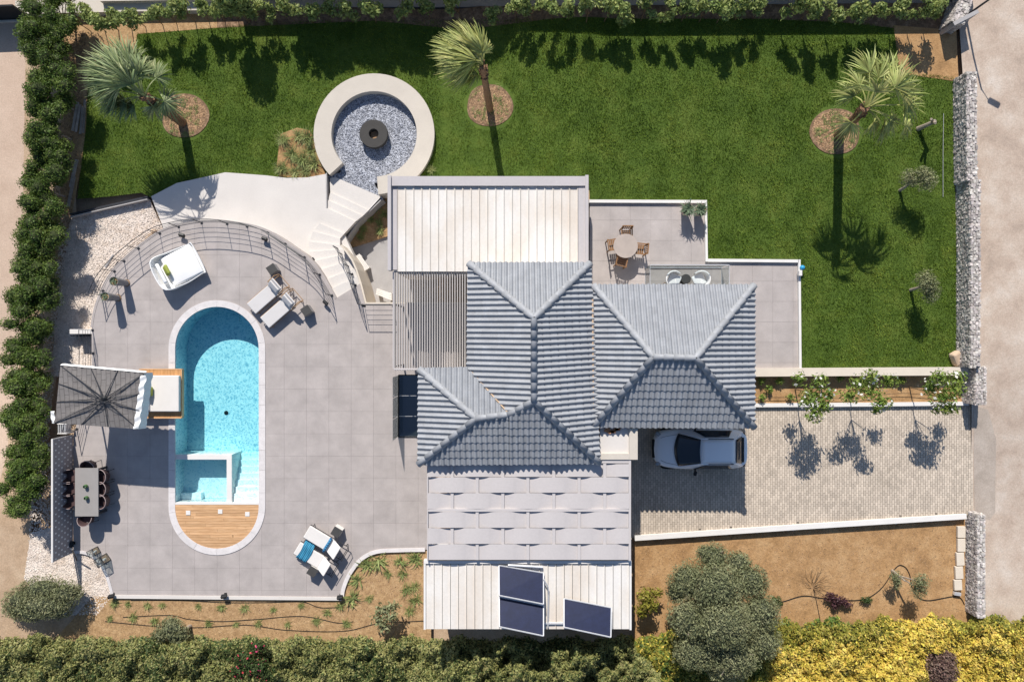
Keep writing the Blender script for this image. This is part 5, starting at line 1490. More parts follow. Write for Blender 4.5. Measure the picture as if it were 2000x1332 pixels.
def tub_white(label, px, py, ang):
    p = P(px, py, ZT + .5); t = thing('lounge_chair', label, 'lounge chair', (p.x, p.y, ZT), ang, 'white lounge chairs behind the glass')
    m = MB(); m.rbox((.04, 0, .40), (.52, .50, .10), .04, seg=3); m.build('seat_cushion', mt['whitefab'], t, smooth=True, world=False)
    k = 16; vs = []
    for i in range(k + 1):
        a = math.radians(70 + 220 * i / k); c_, q_ = math.cos(a), math.sin(a); h = .74 - .14 * (abs(i - k / 2) / (k / 2)) ** 2
        vs += [(c_ * .27, q_ * .28, .34), (c_ * .34, q_ * .33, h), (c_ * .385, q_ * .375, h - .01), (c_ * .31, q_ * .32, .32)]
    m = MB(); m.add(vs, [(i * 4 + j, i * 4 + (j + 1) % 4, (i + 1) * 4 + (j + 1) % 4, (i + 1) * 4 + j) for i in range(k) for j in range(4)] + [(0, 1, 2, 3), (k * 4 + 3, k * 4 + 2, k * 4 + 1, k * 4)]); m.build('backrest', mt['whitefab'], t, smooth=False, world=False)
    for x in (-.2, .24):
        for y in (-.22, .22): m = MB(); m.tube([(x, y, .36), (x * 1.2, y * 1.2, 0)], .015, 5); m.build('leg', mt['wood_dark'], t, world=False)
tub_white('white lounge chair behind the glass, on the round table side', 1316, 546, -.45)
tub_white('white lounge chair behind the glass, on the long terrace side', 1368, 546, math.pi + .45)
c = P(1340, 545, ZT + .45); stl = thing('stool', 'round dark grey stool between the white lounge chairs', 'stool', (c.x, c.y, ZT))
m = MB(); m.lathe([(.19, .0), (.19, .02), (.12, .1), (.12, .34), (.20, .40), (.21, .44), (.20, .455), (0, .455)], (0, 0, 0), 28); m.build('drum', mt['darkgrey'], stl, world=False)
bb = P(1567, 523, ZT + .15); m = MB(); m.lathe([(0.0, -.11)] + [(.11 * math.cos(a), .11 * math.sin(a)) for a in np.linspace(-1.4, 1.4, 11)] + [(0.0, .11)], bb, 16)
tag(m.build('ball', mt['blueball'], smooth=True), 'small blue ball lying at the edge of the lawn by the terrace wall', 'ball')
m = MB(); m.rbox(P(1562, 534, ZT + .2), (.14, .24, .22), .02); tag(m.build('tap_box', mt['wallwhite']), 'small white tap box on the terrace wall next to the blue ball', 'tap box')

# ---------------------------------------------------------------- car
car = thing('parked_car', 'silver hatchback with dark glass parked in the shade of the tiled roof', 'car', (6.06, -4.62, ZD))
st_x = [0, .06, .22, .5, 1.0, 1.5, 2.2, 3.0, 3.5, 3.8, 3.94, 4.0]
wid = [.26, .50, .70, .82, .872, .885, .89, .89, .86, .78, .64, .44]
bot = [.40, .28, .22, .2, .2, .2, .2, .2, .22, .28, .36, .46]
top = [.66, .74, .82, .88, .95, .97, .98, .99, 1.0, 1.0, .96, .88]
vs = []; K = 11
for x, w, b0, t0 in zip(st_x, wid, bot, top):
    s_ = t0 - b0
    half = [(w * .93, b0), (w, b0 + s_ * .35), (w * .985, b0 + s_ * .72), (w * .92, b0 + s_ * .92), (w * .62, t0), (0, t0 + .03)]
    ring = half + [(-y, z) for y, z in half[:-1][::-1]]
    vs += [(x, y, z) for y, z in ring]
m = MB(); ns = len(st_x)
m.add(vs, [(i * K + j, i * K + j + 1, (i + 1) * K + j + 1, (i + 1) * K + j) for i in range(ns - 1) for j in range(K - 1)] + [(i * K + K - 1, i * K, (i + 1) * K, (i + 1) * K + K - 1) for i in range(ns - 1)] + [tuple(range(K - 1, -1, -1)), tuple(range((ns - 1) * K, ns * K))])
bd = m.build('body', mt['carpaint'], car, smooth=True, world=False)
bv = bd.modifiers.new('soft', 'SUBSURF'); bv.levels = 2; bv.render_levels = 2
def quadsheet(name, P4, mat, nu=8, nv=6, bulge=0.0, parent=car, off=0.0, th=.012, bow=0.0):
    a, b, c_, d = [Vector(p) for p in P4]; n = (b - a).cross(d - a).normalized()
    if n.z < 0: n = -n
    vs = []
    for i in range(nu + 1):
        for j in range(nv + 1):
            u, v = i / nu, j / nv; p = a.lerp(b, u).lerp(d.lerp(c_, u), v); p.x -= bow * (1 - (2 * v - 1) ** 2) * (1 - .75 * u); vs.append(p + n * (bulge * (1 - (2 * u - 1) ** 2) * (1 - .6 * (2 * v - 1) ** 2) + off))
    m = MB(); m.add(vs, [(i * (nv + 1) + j, (i + 1) * (nv + 1) + j, (i + 1) * (nv + 1) + j + 1, i * (nv + 1) + j + 1) for i in range(nu) for j in range(nv)])
    o = m.build(name, mat, parent, smooth=True, world=False); o.modifiers.new('thickness', 'SOLIDIFY').thickness = th
    return o
# cabin shell in body colour, with glass set a little proud
cab = []
X1, X2, X3, X4 = 1.10, 1.86, 3.28, 3.70
base = [(X1, .74, .97), (X1, -.74, .97), (X4, -.70, 1.02), (X4, .70, 1.02)]; mid_b = [(1.55, .80, .99), (1.55, -.80, .99), (3.35, -.79, 1.0), (3.35, .79, 1.0)]
vs = [(X1, .74, .95), (1.7, .82, .97), (3.2, .82, .98), (X4, .72, .99), (X4, -.72, .99), (3.2, -.82, .98), (1.7, -.82, .97), (X1, -.74, .95),
      (X2, .54, 1.44), (2.3, .565, 1.475), (3.0, .56, 1.48), (X3, .53, 1.46), (X3, -.53, 1.46), (3.0, -.56, 1.48), (2.3, -.565, 1.475), (X2, -.54, 1.44)]
m = MB(); m.add(vs, [(i, (i + 1) % 8, 8 + (i + 1) % 8, 8 + i) for i in range(8)] + [(8, 9, 14, 15), (9, 10, 13, 14), (10, 11, 12, 13)])
cabin = m.build('cabin', mt['carpaint'], car, smooth=False, world=False)
quadsheet('roof_panel', [(X2 + .02, -.50, 1.452), (X3 - .02, -.50, 1.472), (X3 - .02, .50, 1.472), (X2 + .02, .50, 1.452)], mt['carpaint'], bulge=.022, off=.012)
quadsheet('windscreen', [(X1 - .09, -.69, .975), (X2 - .01, -.50, 1.45), (X2 - .01, .50, 1.45), (X1 - .09, .69, .975)], mt['carglass'], bulge=.02, off=.02, bow=.17, nv=10)
quadsheet('rear_window', [(X4 + .0, .58, 1.02), (X3 + .02, .47, 1.455), (X3 + .02, -.47, 1.455), (X4 + .0, -.58, 1.02)], mt['carglass'], bulge=.02, off=.016)
for s in (-1, 1):
    quadsheet('side_window', [(1.62, s * .80, 1.0), (3.28, s * .80, 1.02), (3.02, s * .585, 1.44), (2.04, s * .585, 1.44)], mt['carglass'], off=.018)
    m = MB(); m.tube([(2.15, s * .53, 1.49), (2.3, s * .535, 1.515), (3.05, s * .53, 1.515), (3.2, s * .525, 1.49)], .016, 6); m.build('roof_rail', mt['carblack'], car, world=False)
    m = MB(); m.rbox((1.72, s * 1.0, 1.02), (.13, .20, .13), .04, s * .2); m.box((1.72, s * .88, 1.0), (.06, .14, .04)); m.build('mirror', mt['carblack'], car, world=False)
    m = MB(); m.rbox((.25, s * .60, .745), (.34, .15, .06), .028, s * -.55, 0, -.25); m.build('headlight', mt['lamp_glass'], car, world=False)
    m = MB(); m.rbox((3.84, s * .64, .86), (.12, .16, .10), .03, s * .5); m.build('tail_light', mt['wicker'], car, world=False)
    for x in (.72, 3.22):
        m = MB(); m.lathe([(0, -.1), (.27, -.1), (.31, -.07), (.31, .07), (.27, .1), (0, .1)], (0, 0, 0), 20); m.v = [(a + x, c_ + s * .80, b + .31) for a, b, c_ in m.v]
        w = m.build('wheel', mt['rubber'], car, world=False)
        m = MB(); m.lathe([(0, .105), (.19, .11), (.2, .09)], (0, 0, 0), 16); m.v = [(a + x, s * c_ + s * .80, b + .31) for a, b, c_ in m.v]; m.build('rim', mt['alu'], w, world=False)
m = MB(); m.rbox((.05, 0, .62), (.14, .80, .20), .05, ry=.15); m.build('grille', mt['carblack'], car, world=False)
m = MB()
for s in (-1, 1): m.tube([(.26, s * .46, .80), (.5, s * .56, .905), (.8, s * .62, .955), (1.02, s * .66, .985)], .006, 4)
m.tube([(.26, -.46, .80), (.17, -.25, .785), (.15, 0, .785), (.17, .25, .785), (.26, .46, .80)], .007, 4); m.build('bonnet_gap', mt['carblack'], car, world=False)
m = MB(); m.rbox((3.72, 0, 1.03), (.16, 1.05, .05), .02, ry=.3); m.build('tailgate_trim', mt['carblack'], car, world=False)

# ---------------------------------------------------------------- pots
def leaves_at(pts, nrm, size, aspect=.45, bias=1.0, seed=0):
    """leaf quads (bent diamonds) at points"""
    r = np.random.default_rng(seed + 17); n = len(pts)
    nn = nrm * bias + r.normal(0, .75, (n, 3)); nn /= np.linalg.norm(nn, axis=1)[:, None] + 1e-9
    t = np.cross(nn, r.normal(0, 1, (n, 3))); t /= np.linalg.norm(t, axis=1)[:, None] + 1e-9
    b = np.cross(nn, t); s = (size * r.uniform(.6, 1.35, n))[:, None]
    V = np.stack([pts - t * s, pts - b * s * aspect + nn * s * .12, pts + t * s, pts + b * s * aspect + nn * s * .12], 1)
    return V.reshape(-1, 3)
def quads(n): return np.arange(n * 4).reshape(-1, 4)
def blades(c, n, length, spread, width=.012, seed=0, up=.6, seg=3, dirs=None):
    """arching strap leaves from one point -> V, F (quads)"""
    r = np.random.default_rng(seed + 3); V = []; F = []; o = 0
    for i in range(n):
        a = r.uniform(0, 6.283) if dirs is None else dirs[i % len(dirs)] + r.normal(0, .12)
        L = length * r.uniform(.65, 1.15); el = up + r.uniform(-.35, .45); side = np.array([-math.sin(a), math.cos(a), 0]); p = np.array(c, float) + np.array([r.normal(0, spread), r.normal(0, spread), 0])
        for k in range(seg + 1):
            t = k / seg; e = el - 1.5 * t * t * .6; w = width * (1 - t * .85)
            if k: p = p + np.array([math.cos(a) * math.cos(e), math.sin(a) * math.cos(e), math.sin(e)]) * L / seg
            V += [p - side * w, p + side * w]
        for k in range(seg): F.append((o + k * 2, o + k * 2 + 1, o + k * 2 + 3, o + k * 2 + 2))
        o += 2 * (seg + 1)
    return np.array(V), np.array(F)
def planter(label, px, py, zf, h, prof, mat, plant, leafm, grp, stand=False, seed=1):
    p = P(px, py, zf); t = thing('planter', label, 'planter', p, 0, grp)
    m = MB(); m.lathe(prof, p, 24); m.build('pot', mt[mat], t, smooth=False)
    m = MB(); m.lathe([(0, h - .07), (prof[-3][0], h - .075)], p, 16); m.build('compost', mt['soil_dark'], t)
    if stand:
        s = MB(); s.lathe([(.10, 0), (.17, .015), (.165, .05), (.11, .06)], p, 20); s.build('stand', mt['rope'], t)
    V, F = blades((p.x, p.y, zf + h - .06), plant[0], plant[1], .06, plant[2], seed, .9)
    np_mesh('plant', V, F, mt[leafm], t)
pot_tall = [(.0, .05), (.14, .05), (.155, .3), (.19, .78), (.20, 1.0), (.185, 1.0), (.17, .9), (.0, .9)]
planter('tall grey tapered planter by the railing, the one nearer the scoop daybed', 247, 553, 0, 1.0, pot_tall, 'planter', (34, .24, .016), 'lf_succ', 'tall grey planters by the railing', True, 1)
planter('tall grey tapered planter by the railing, the one nearer the parasol', 230, 582, 0, 1.0, pot_tall, 'planter', (34, .24, .014), 'lf_succ', 'tall grey planters by the railing', True, 2)
pot_b = [(.0, 0), (.13, 0), (.19, .30), (.245, .58), (.255, .66), (.235, .66), (.22, .58), (.0, .56)]
planter('beige pot with a flowering plant, the one nearer the round table', 1336, 415, ZT, .66, pot_b, 'planter_beige', (80, .42, .035), 'lf_succ', 'beige pots in the terrace corner', False, 3)
planter('beige pot with a green succulent tucked in the terrace corner', 1361, 416, ZT, .66, pot_b, 'planter_beige', (70, .34, .035), 'lf_succ', 'beige pots in the terrace corner', False, 4)

# ---------------------------------------------------------------- boards, channel, slab, hoses
for i, (a, b, w) in enumerate((((152, 200), (142, 256), .13), ((157, 205), (148, 258), .12), ((162, 208), (157, 262), .12), ((166, 195), (162, 260), .10), ((150, 312), (138, 366), .15), ((145, 345), (133, 404), .15))):
    m = MB(); A_, B_ = PG(*a, .06 + .03 * (i % 3)), PG(*b, .06 + .03 * (i % 3)); d = B_ - A_
    m.box((A_ + B_) / 2, (d.length, w, .04), math.atan2(d.y, d.x), rnd.uniform(-.2, .2))
    tag(m.build('board', mt['grey_wood']), ORD[i] + ' weathered board from the north along the foot of the west hedge', 'board', 'weathered boards by the west hedge')
ch = thing('drain_channel', 'dark metal channel edging the pale gravel terrace', 'channel', PG(218, 404))
m = MB(); m.strip([PG(143, 421), PG(215, 404), PG(293, 387)], .10, -1.5, -1.08); m.build('edge_beam', mt['rail'], ch)
m = MB(); m.strip([PG(144, 426), PG(216, 409), PG(294, 391.5)], .05, -1.5, -1.02); m.build('pipe', mt['concrete'], ch)
m = MB(); slab(m, 136, 643, 180, 652, -1.3, -.45); tag(m.build('slab_step', mt['wallwhite']), 'narrow white slab against the west side of the deck', 'slab')
m = MB(); slab(m, 138, 655, 178, 657, -1.3, -.9); tag(m.build('grating', mt['rail']), 'dark narrow grating below the white slab west of the deck', 'grating')
m = MB(); m.tube([P(222, 498, -1), P(206, 523, -1)], .06, 8); tag(m.build('drain_pipe', mt['concrete']), 'short grey pipe lying on the gravel below the curved deck', 'pipe')
for i in range(12):
    t_ = i / 11; x, y = 300 - 62 * t_, 452 + 62 * t_ + 6 * math.sin(t_ * 3)
    m = MB(); c = PG(x, y, .1); m.rbox(c, (.20 * rnd.uniform(.7, 1.2), .16, .14), .03, rnd.uniform(0, 3))
    tag(m.build('edging_stone', mt['stone_tan']), ORD[i] + ' tan edging stone, counted from the path end, below the curved deck', 'stone', 'tan stones along the foot of the curved deck')
def hose(label, pts, r=.013):
    W = [PG(x, y, .05) for x, y in pts]; W = spline(W, 7)
    m = MB(); m.tube(W, r, 5); tag(m.build('irrigation_hose', mt['hose']), label, 'hose', 'black irrigation hoses')
hose('upper black hose on the bed south of the pool deck', [(255, 1172), (350, 1172), (440, 1176), (520, 1176), (590, 1175), (625, 1186), (670, 1185)])
hose('middle black hose on the bed south of the pool deck', [(240, 1205), (330, 1201), (370, 1209), (430, 1213), (500, 1209), (590, 1203), (660, 1216), (690, 1213)])
hose('lower black hose on the bed south of the pool deck', [(205, 1213), (300, 1222), (385, 1225), (480, 1220), (560, 1230), (670, 1232), (740, 1217), (828, 1212)])
hose('long black hose looping across the orange earth', [(1300, 1156), (1400, 1170), (1490, 1182), (1530, 1174), (1570, 1163), (1610, 1168), (1680, 1171), (1720, 1150), (1750, 1108), (1765, 1105), (1776, 1120), (1785, 1155), (1810, 1172), (1868, 1164), (1884, 1180)], .016)
hose('straight black hose in the bed north of the driveway', [(1476, 777), (1560, 776), (1660, 778), (1760, 768), (1850, 776)], .011)
hose('pair of pale thin lines stretched over the lawn beside the east wall', [(1843, 222), (1842, 300), (1842, 385)], .009)
bpy.data.objects['irrigation_hose.005'].data.materials[0] = mt['alu']
# ---------------------------------------------------------------- plants
def sph(n, r, up=-.35):
    d = r.normal(0, 1, (n * 3, 3)); d /= np.linalg.norm(d, axis=1)[:, None]; d = d[d[:, 2] > up][:n]
    return d
def blob_leaves(blobs, n, size, aspect, seed, bias=1.0, lo=.72):
    """leaves spread through the outer shell of several blobs (centre, radii)"""
    r = np.random.default_rng(seed); w = np.array([b[1][0] * b[1][1] for b in blobs], float); w /= w.sum(); Pts, Nn = [], []
    for (c, rad), f in zip(blobs, w):
        k = max(8, int(n * f)); d = sph(k, r); k = len(d); rr = r.uniform(lo, 1.06, k)[:, None]
        lump = 1 + .16 * np.sin(d[:, 0] * 7 + seed) * np.sin(d[:, 1] * 6 + c[0]) * np.sin(d[:, 2] * 5 + c[1])
        Pts.append(np.array(c) + d * np.array(rad) * rr * lump[:, None]); Nn.append(d)
    pts, nn = np.concatenate(Pts), np.concatenate(Nn)
    V = leaves_at(pts, nn, size, aspect, bias, seed)
    return V
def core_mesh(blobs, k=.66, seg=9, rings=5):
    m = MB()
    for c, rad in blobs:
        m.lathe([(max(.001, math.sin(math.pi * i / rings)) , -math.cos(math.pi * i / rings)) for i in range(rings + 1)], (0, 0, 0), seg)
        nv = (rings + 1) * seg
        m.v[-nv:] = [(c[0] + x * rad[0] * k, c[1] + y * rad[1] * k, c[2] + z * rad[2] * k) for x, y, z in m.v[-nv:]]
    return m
def tree(name, label, cat, base, blobs, leafm, n, size, aspect=.45, trunk_r=.03, trunk=None, group=None, bark='stem', seed=1, core=True, bias=1.0, flowers=0, lo=.72, flm='flower_w', ck=.66):
    """base: world point; blobs: world centres and radii"""
    t = thing(name, label, cat, base, 0, group)
    loc = [((c[0] - base[0], c[1] - base[1], c[2] - base[2]), rad) for c, rad in blobs]
    m = MB(); r = random.Random(seed)
    top = Vector(np.mean([c for c, _ in loc], 0)) if trunk is None else Vector(trunk) - Vector(base)
    mid_ = top * .5 + Vector((r.uniform(-.04, .04), r.uniform(-.04, .04), 0)) * top.length
    m.tube([(0, 0, -.1), mid_ * .6, mid_, top * .85], [trunk_r, trunk_r * .85, trunk_r * .7, trunk_r * .5], 7)
    for c, rad in loc:
        c = Vector(c); m.tube([mid_, (mid_ + c) * .5 + Vector((0, 0, .05)), c + Vector((0, 0, rad[2] * .3))], [trunk_r * .6, trunk_r * .4, trunk_r * .2], 5)
        for q in range(3):
            d = Vector((r.uniform(-1, 1), r.uniform(-1, 1), r.uniform(-.2, .8))); m.tube([c, c + Vector((d.x * rad[0], d.y * rad[1], d.z * rad[2])) * .8], [trunk_r * .25, trunk_r * .1], 4)
    m.build('trunk', mt[bark], t, world=False)
    V = blob_leaves(loc, n, size, aspect, seed, bias, lo)
    me_o = np_mesh('crown', V + np.array(WLOC[t.name][:]), quads(len(V) // 4), mt[leafm], t)
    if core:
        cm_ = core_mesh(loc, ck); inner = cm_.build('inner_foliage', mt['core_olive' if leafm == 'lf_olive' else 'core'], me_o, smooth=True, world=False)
    if flowers:
        Vf = blob_leaves(loc, flowers, size * .8, .7, seed + 9, 1.5, .98); np_mesh('flowers', Vf + np.array(WLOC[t.name][:]), quads(len(Vf) // 4), mt[flm], me_o)['kind'] = 'stuff'
    return t
def px_blobs(lst, kz=.8):
    """(px, py, radius px x, radius px y, z) -> world blobs"""
    out = []
    for x, y, rx, ry, z in lst:
        c = P(x, y, z); k = (CAM_H - z) / CAM_H / PXM; out.append(((c.x, c.y, c.z), (rx * k, ry * k, kz * min(rx, ry) * k)))
    return out

# planted beds cut into the lawn
for (px, py), rad, l in (((360, 226), 47, 'round bare bed at the foot of the west palm'), ((956, 206), 45, 'round bare bed at the foot of the middle palm'), ((1632, 257), 49, 'round bare bed at the foot of the east palm')):
    pts = [(px + rad * math.cos(a) * (1 + .05 * math.sin(3 * a + px)), py + rad * math.sin(a) * .96 * (1 + .05 * math.cos(2 * a))) for a in np.linspace(0, 6.283, 29)[:-1]]
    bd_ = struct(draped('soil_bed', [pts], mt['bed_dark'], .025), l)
    small = [(px + (x - px) * .9, py + (y - py) * .9) for x, y in pts]
    pebbles('bark_mulch', 'bark chips and clods in the ' + l[6:], poly_sampler(small), 2200, (.015, .045), mt['chip'], .4)
struct(draped('soil_bed', [grass_ex[0]], mt['soil'], .03), 'small orange soil bed beside the fire pit ring')

# north border: bushes on thin stems
nb_x = [178, 205, 232, 258, 285, 318, 345, 382, 408, 440, 465, 515, 540, 575, 612, 650, 690, 735, 790, 840, 900, 960, 1008, 1040, 1078, 1110, 1145, 1180, 1215, 1252, 1290, 1330, 1365, 1400, 1435, 1470, 1520, 1562, 1605, 1645, 1690, 1730, 1768, 1798]
protos = []
for k in range(6):
    r = random.Random(40 + k); bl = []
    for q in range(5): bl.append(((r.uniform(-.30, .30), r.uniform(-.22, .22), 1.05 + r.uniform(-.25, .35)), (r.uniform(.17, .27), r.uniform(.17, .27), r.uniform(.15, .22))))
    t = tree('border_shrub', '', 'shrub', (0, 0, 0), bl, 'lf_shrub', 460, .075, .42, .018, (0, 0, .95), 'shrubs along the north wall', seed=40 + k, core=False, lo=.3)
    protos.append(t)
for i, x in enumerate(nb_x):
    t = protos[i] if i < 6 else copy_tree(protos[i % 6])
    y = (62 - 20 * ss(178, 420, x)) if x < 420 else 42 + rnd.uniform(-4, 4)
    p = PG(x, y); t.location = p; t.rotation_euler = (rnd.uniform(-.05, .08), rnd.uniform(-.08, .08), rnd.uniform(0, 6.28)); s = rnd.uniform(1.0, 1.4) * (.9 if 1040 < x < 1330 else 1); t.scale = (s, s, s)
    t['label'] = ORD[i] + ' leafy shrub from the west in the row along the north wall'
for i, (x, rr) in enumerate(((598, 1.15), (690, 1.1), (775, 1.35), (850, 1.5), (930, 1.4))):
    X_, Y_ = (x - 1000) / PXM, 18.4 + .2 * (i % 2); b = Vector((X_, Y_, G(X_, 15))); c = b + Vector((0, 0, 3.9))
    tree('garden_tree', ORD[i] + ' tree from the west beyond the north wall, shading the lawn edge', 'tree', b, [((c.x, c.y, c.z), (rr, rr * .5, .75)), ((c.x + .6, c.y, c.z - .3), (rr * .8, .6, .6)), ((c.x - .6, c.y + .2, c.z - .4), (rr * .8, .6, .6))], 'lf_hedge', 2600, .11, .5, .09, group='trees beyond the north wall', bark='bark', seed=60 + i)
b = PG(488, 44); tree('tall_shrub', 'tall dense shrub in the north border, throwing the longest shadow on the lawn', 'shrub', b, [((b.x, b.y, b.z + 2.35), (.75, .6, .75)), ((b.x + .35, b.y, b.z + 1.75), (.55, .5, .5)), ((b.x - .35, b.y, b.z + 1.7), (.5, .5, .5))], 'lf_shrub', 2200, .08, .45, .05, None, None, 'stem', 66)

# west hedge
wh = [(20, 92, 52), (80, 84, 50), (140, 90, 48), (198, 86, 42), (255, 84, 44), (312, 82, 42), (370, 80, 44), (430, 74, 44), (490, 64, 44), (548, 58, 46), (606, 50, 46), (664, 44, 46), (724, 44, 46), (784, 44, 46), (844, 44, 44), (902, 40, 46), (958, 30, 42)]
for i, (y, x, rx) in enumerate(wh):
    r = random.Random(100 + i); g = G(P(x + 40, y).x, P(x, y).y); L_ = []
    for q in range(16): L_.append((x + 6 + r.uniform(-.95, 1.0) * rx * .85, y + r.uniform(-42, 42), r.uniform(14, 24), r.uniform(13, 22), g + r.uniform(.9, 1.75)))
    bl = px_blobs(L_, .85); c = np.mean([b[0] for b in bl], 0); base = (c[0] + .25, c[1], g)
    tree('hedge_shrub', ORD[i] + ' shrub from the north in the tall west hedge', 'hedge shrub', base, bl, 'lf_hedge', 6800, .050, .38, .05, group='shrubs of the west hedge', bark='bark', seed=100 + i, bias=.8, lo=.6)

# palms
def frond(C, hub, R, nL, wind, seed, lf_r):
    """petiole plus a fan of drooping leaflets as one mesh -> V, F"""
    r = np.random.default_rng(seed); C, hub = np.array(C, float), np.array(hub, float); V, F = [], []
    d = hub - C; Lp = np.linalg.norm(d); dh = d / Lp; sd = np.cross(dh, (0, 0, 1.0)); sd /= np.linalg.norm(sd) + 1e-9; up = np.cross(sd, dh)
    o = 0; seg = 4
    for k in range(seg + 1):
        t = k / seg; p = C + d * t + up * .14 * math.sin(math.pi * t); w = .035 * (1 - .5 * t); V += [p - sd * w, p + sd * w]
    for k in range(seg): F.append((2 * k, 2 * k + 1, 2 * k + 3, 2 * k + 2))
    o = len(V)
    for i in range(nL):
        f = (i + .5) / nL * 2 - 1; a = f * math.radians(100) + r.normal(0, .05); L = R * (1 - .30 * f * f) * r.uniform(.85, 1.12)
        dr = dh * math.cos(a) + sd * math.sin(a) + up * (.10 - .25 * f * f); dr += np.array(wind) * r.uniform(.1, .6); dr /= np.linalg.norm(dr)
        ls = np.cross(dr, up); ls /= np.linalg.norm(ls) + 1e-9; ls = ls * math.cos(r.uniform(-.9, .9)) + up * math.sin(r.uniform(-.9, .9)); p = hub.copy(); droop = r.uniform(.4, 1.2); S = 4
        for k in range(S + 1):
            t = k / S
            if k: p = p + (dr + np.array([0, 0, -1.0]) * droop * t * t * 1.1 + np.array(wind) * t * .45) * L / S
            w = .026 * math.sin(math.pi * min(1, .25 + t * .75)) + .003; V += [p - ls * w, p + ls * w]
        for k in range(S): F.append((o + 2 * k, o + 2 * k + 1, o + 2 * k + 3, o + 2 * k + 2))
        o = len(V)
    return np.array(V), np.array(F)
def palm(label, base_px, heart_px, zh, fans, wind, lm, seed, r0=.20, nL=30):
    b = PG(*base_px); C = P(*heart_px, zh); t = thing('palm_tree', label, 'palm tree', b, 0)
    m = MB(); pts, rs = [], []
    for k in range(13):
        f = k / 12; p = b.lerp(C, f) + Vector((0, 0, .10 * math.sin(math.pi * f))); pts.append(p); rs.append(r0 * (1.25 - .3 * f) * (1 + .07 * (k % 2)))
    m.tube(pts, rs, 12); m.build('trunk', mt['trunk'], t, smooth=False)
    m = MB(); r = random.Random(seed)
    for k in range(26):
        a = r.uniform(0, 6.28); f = r.uniform(.72, 1.0); p = b.lerp(C, f); q = Vector((math.cos(a), math.sin(a), .45)); rr = r0 * 1.02
        m.box(p + Vector((math.cos(a) * rr, math.sin(a) * rr, .05)), (.05, .09, .26), a, 0, .35)
    s_ = m.build('leaf_bases', mt['trunk'], t); s_['kind'] = 'stuff'
    for i, (x, y, R, dz) in enumerate(fans):
        z = zh + dz * 1.5; hub = P(x, y, z); k_ = (CAM_H - z) / CAM_H / PXM
        V, F = frond(C, hub, R * k_, nL, wind, seed * 50 + i, None); np_mesh('frond', V, F, mt[lm], t)
    return t
palm('large silvery fan palm blown to the west, nearest the pool deck stairs', (357, 240), (283, 188), 2.1,
     [(245, 150, 66, .35), (236, 132, 62, .30), (252, 122, 62, .25), (226, 160, 62, .15), (222, 145, 60, .28), (232, 178, 58, -.05), (246, 204, 44, -.35), (228, 200, 42, -.3), (264, 128, 52, .2), (268, 150, 58, .45),
      (306, 152, 40, .05), (300, 208, 34, -.3), (262, 208, 38, -.4), (322, 198, 42, -.2), (240, 165, 64, .3), (258, 165, 60, .5), (276, 140, 44, .2)], (-1.0, .18, -.05), 'lf_palm', 3, .17, 52)
palm('fan palm with a bent crown blown to the west, above the white metal roof', (957, 214), (942, 128), 4.1,
     [(925, 104, 56, .3), (915, 114, 58, .2), (930, 92, 54, .2), (938, 88, 48, .15), (908, 102, 50, .1), (948, 96, 30, .0), (918, 134, 50, -.15), (914, 146, 42, -.35), (930, 118, 58, .4), (922, 124, 54, .25), (932, 144, 32, -.3), (942, 104, 50, .35), (936, 112, 52, .2), (928, 100, 40, -.2)], (-1.5, .42, -.02), 'lf_palmy', 5, .13, 46)
palm('fan palm in the east of the lawn with a wide ragged crown', (1638, 264), (1690, 210), 5.7,
     [(1716, 152, 52, .2), (1744, 156, 60, .25), (1698, 142, 54, .2), (1680, 168, 46, .1), (1668, 188, 42, -.1), (1762, 184, 60, .1), (1768, 206, 52, -.1), (1738, 236, 40, -.3), (1724, 250, 36, -.5), (1706, 240, 34, -.4), (1662, 240, 48, -.35), (1748, 172, 56, .35), (1712, 180, 54, .45), (1768, 246, 32, -.7), (1730, 142, 46, .05)], (.10, .12, -.05), 'lf_palmy', 7, .17, 26)

# olive trees on the lawn and in the earth field
def olive(label, base_px, blobs, n, seed, zt):
    b = PG(*base_px); tree('olive_tree', label, 'olive tree', b, px_blobs([(x, y, rx * 1.2, ry * 1.2, z) for x, y, rx, ry, z in blobs]), 'lf_olive', int(n * 1.4), .058, .28, .075, None, 'young olive trees', 'bark', seed, core=False, lo=.25)
olive('young olive tree with two grey-green tufts, beside the middle of the east wall', (1757, 373), [(1776, 349, 17, 16, 2.4), (1808, 353, 19, 19, 2.6), (1803, 340, 15, 13, 2.6)], 1500, 201, 2.4)
olive('young olive tree in the lawn corner toward the driveway', (1778, 567), [(1806, 544, 16, 15, 2.5), (1816, 570, 17, 20, 2.5), (1812, 556, 15, 15, 2.7)], 1500, 202, 2.4)
olive('young olive tree in the orange earth with the hose looping round it', (1742, 1113), [(1797, 1135, 15, 14, 2.2), (1794, 1150, 15, 16, 2.0), (1749, 1128, 11, 12, 1.6), (1752, 1140, 8, 10, 1.5)], 1100, 203, 2)
st_ = thing('olive_stump', 'pruned olive trunk with two bare stubs on the lawn near the east palm', 'olive trunk', PG(1793, 252), 0, 'young olive trees')
b = PG(1793, 252); m = MB(); m.tube([b, b + Vector((.1, .02, .45)), b + Vector((.22, .06, .85))], [.11, .09, .085], 9); m.build('trunk', mt['bark'], st_)
for q in (P(1827, 241, 2.5), P(1819, 233, 2.5)):
    m = MB(); m.tube([b + Vector((.18, .05, .75)), q], [.06, .05], 8); m.build('branch', mt['bark'], st_)

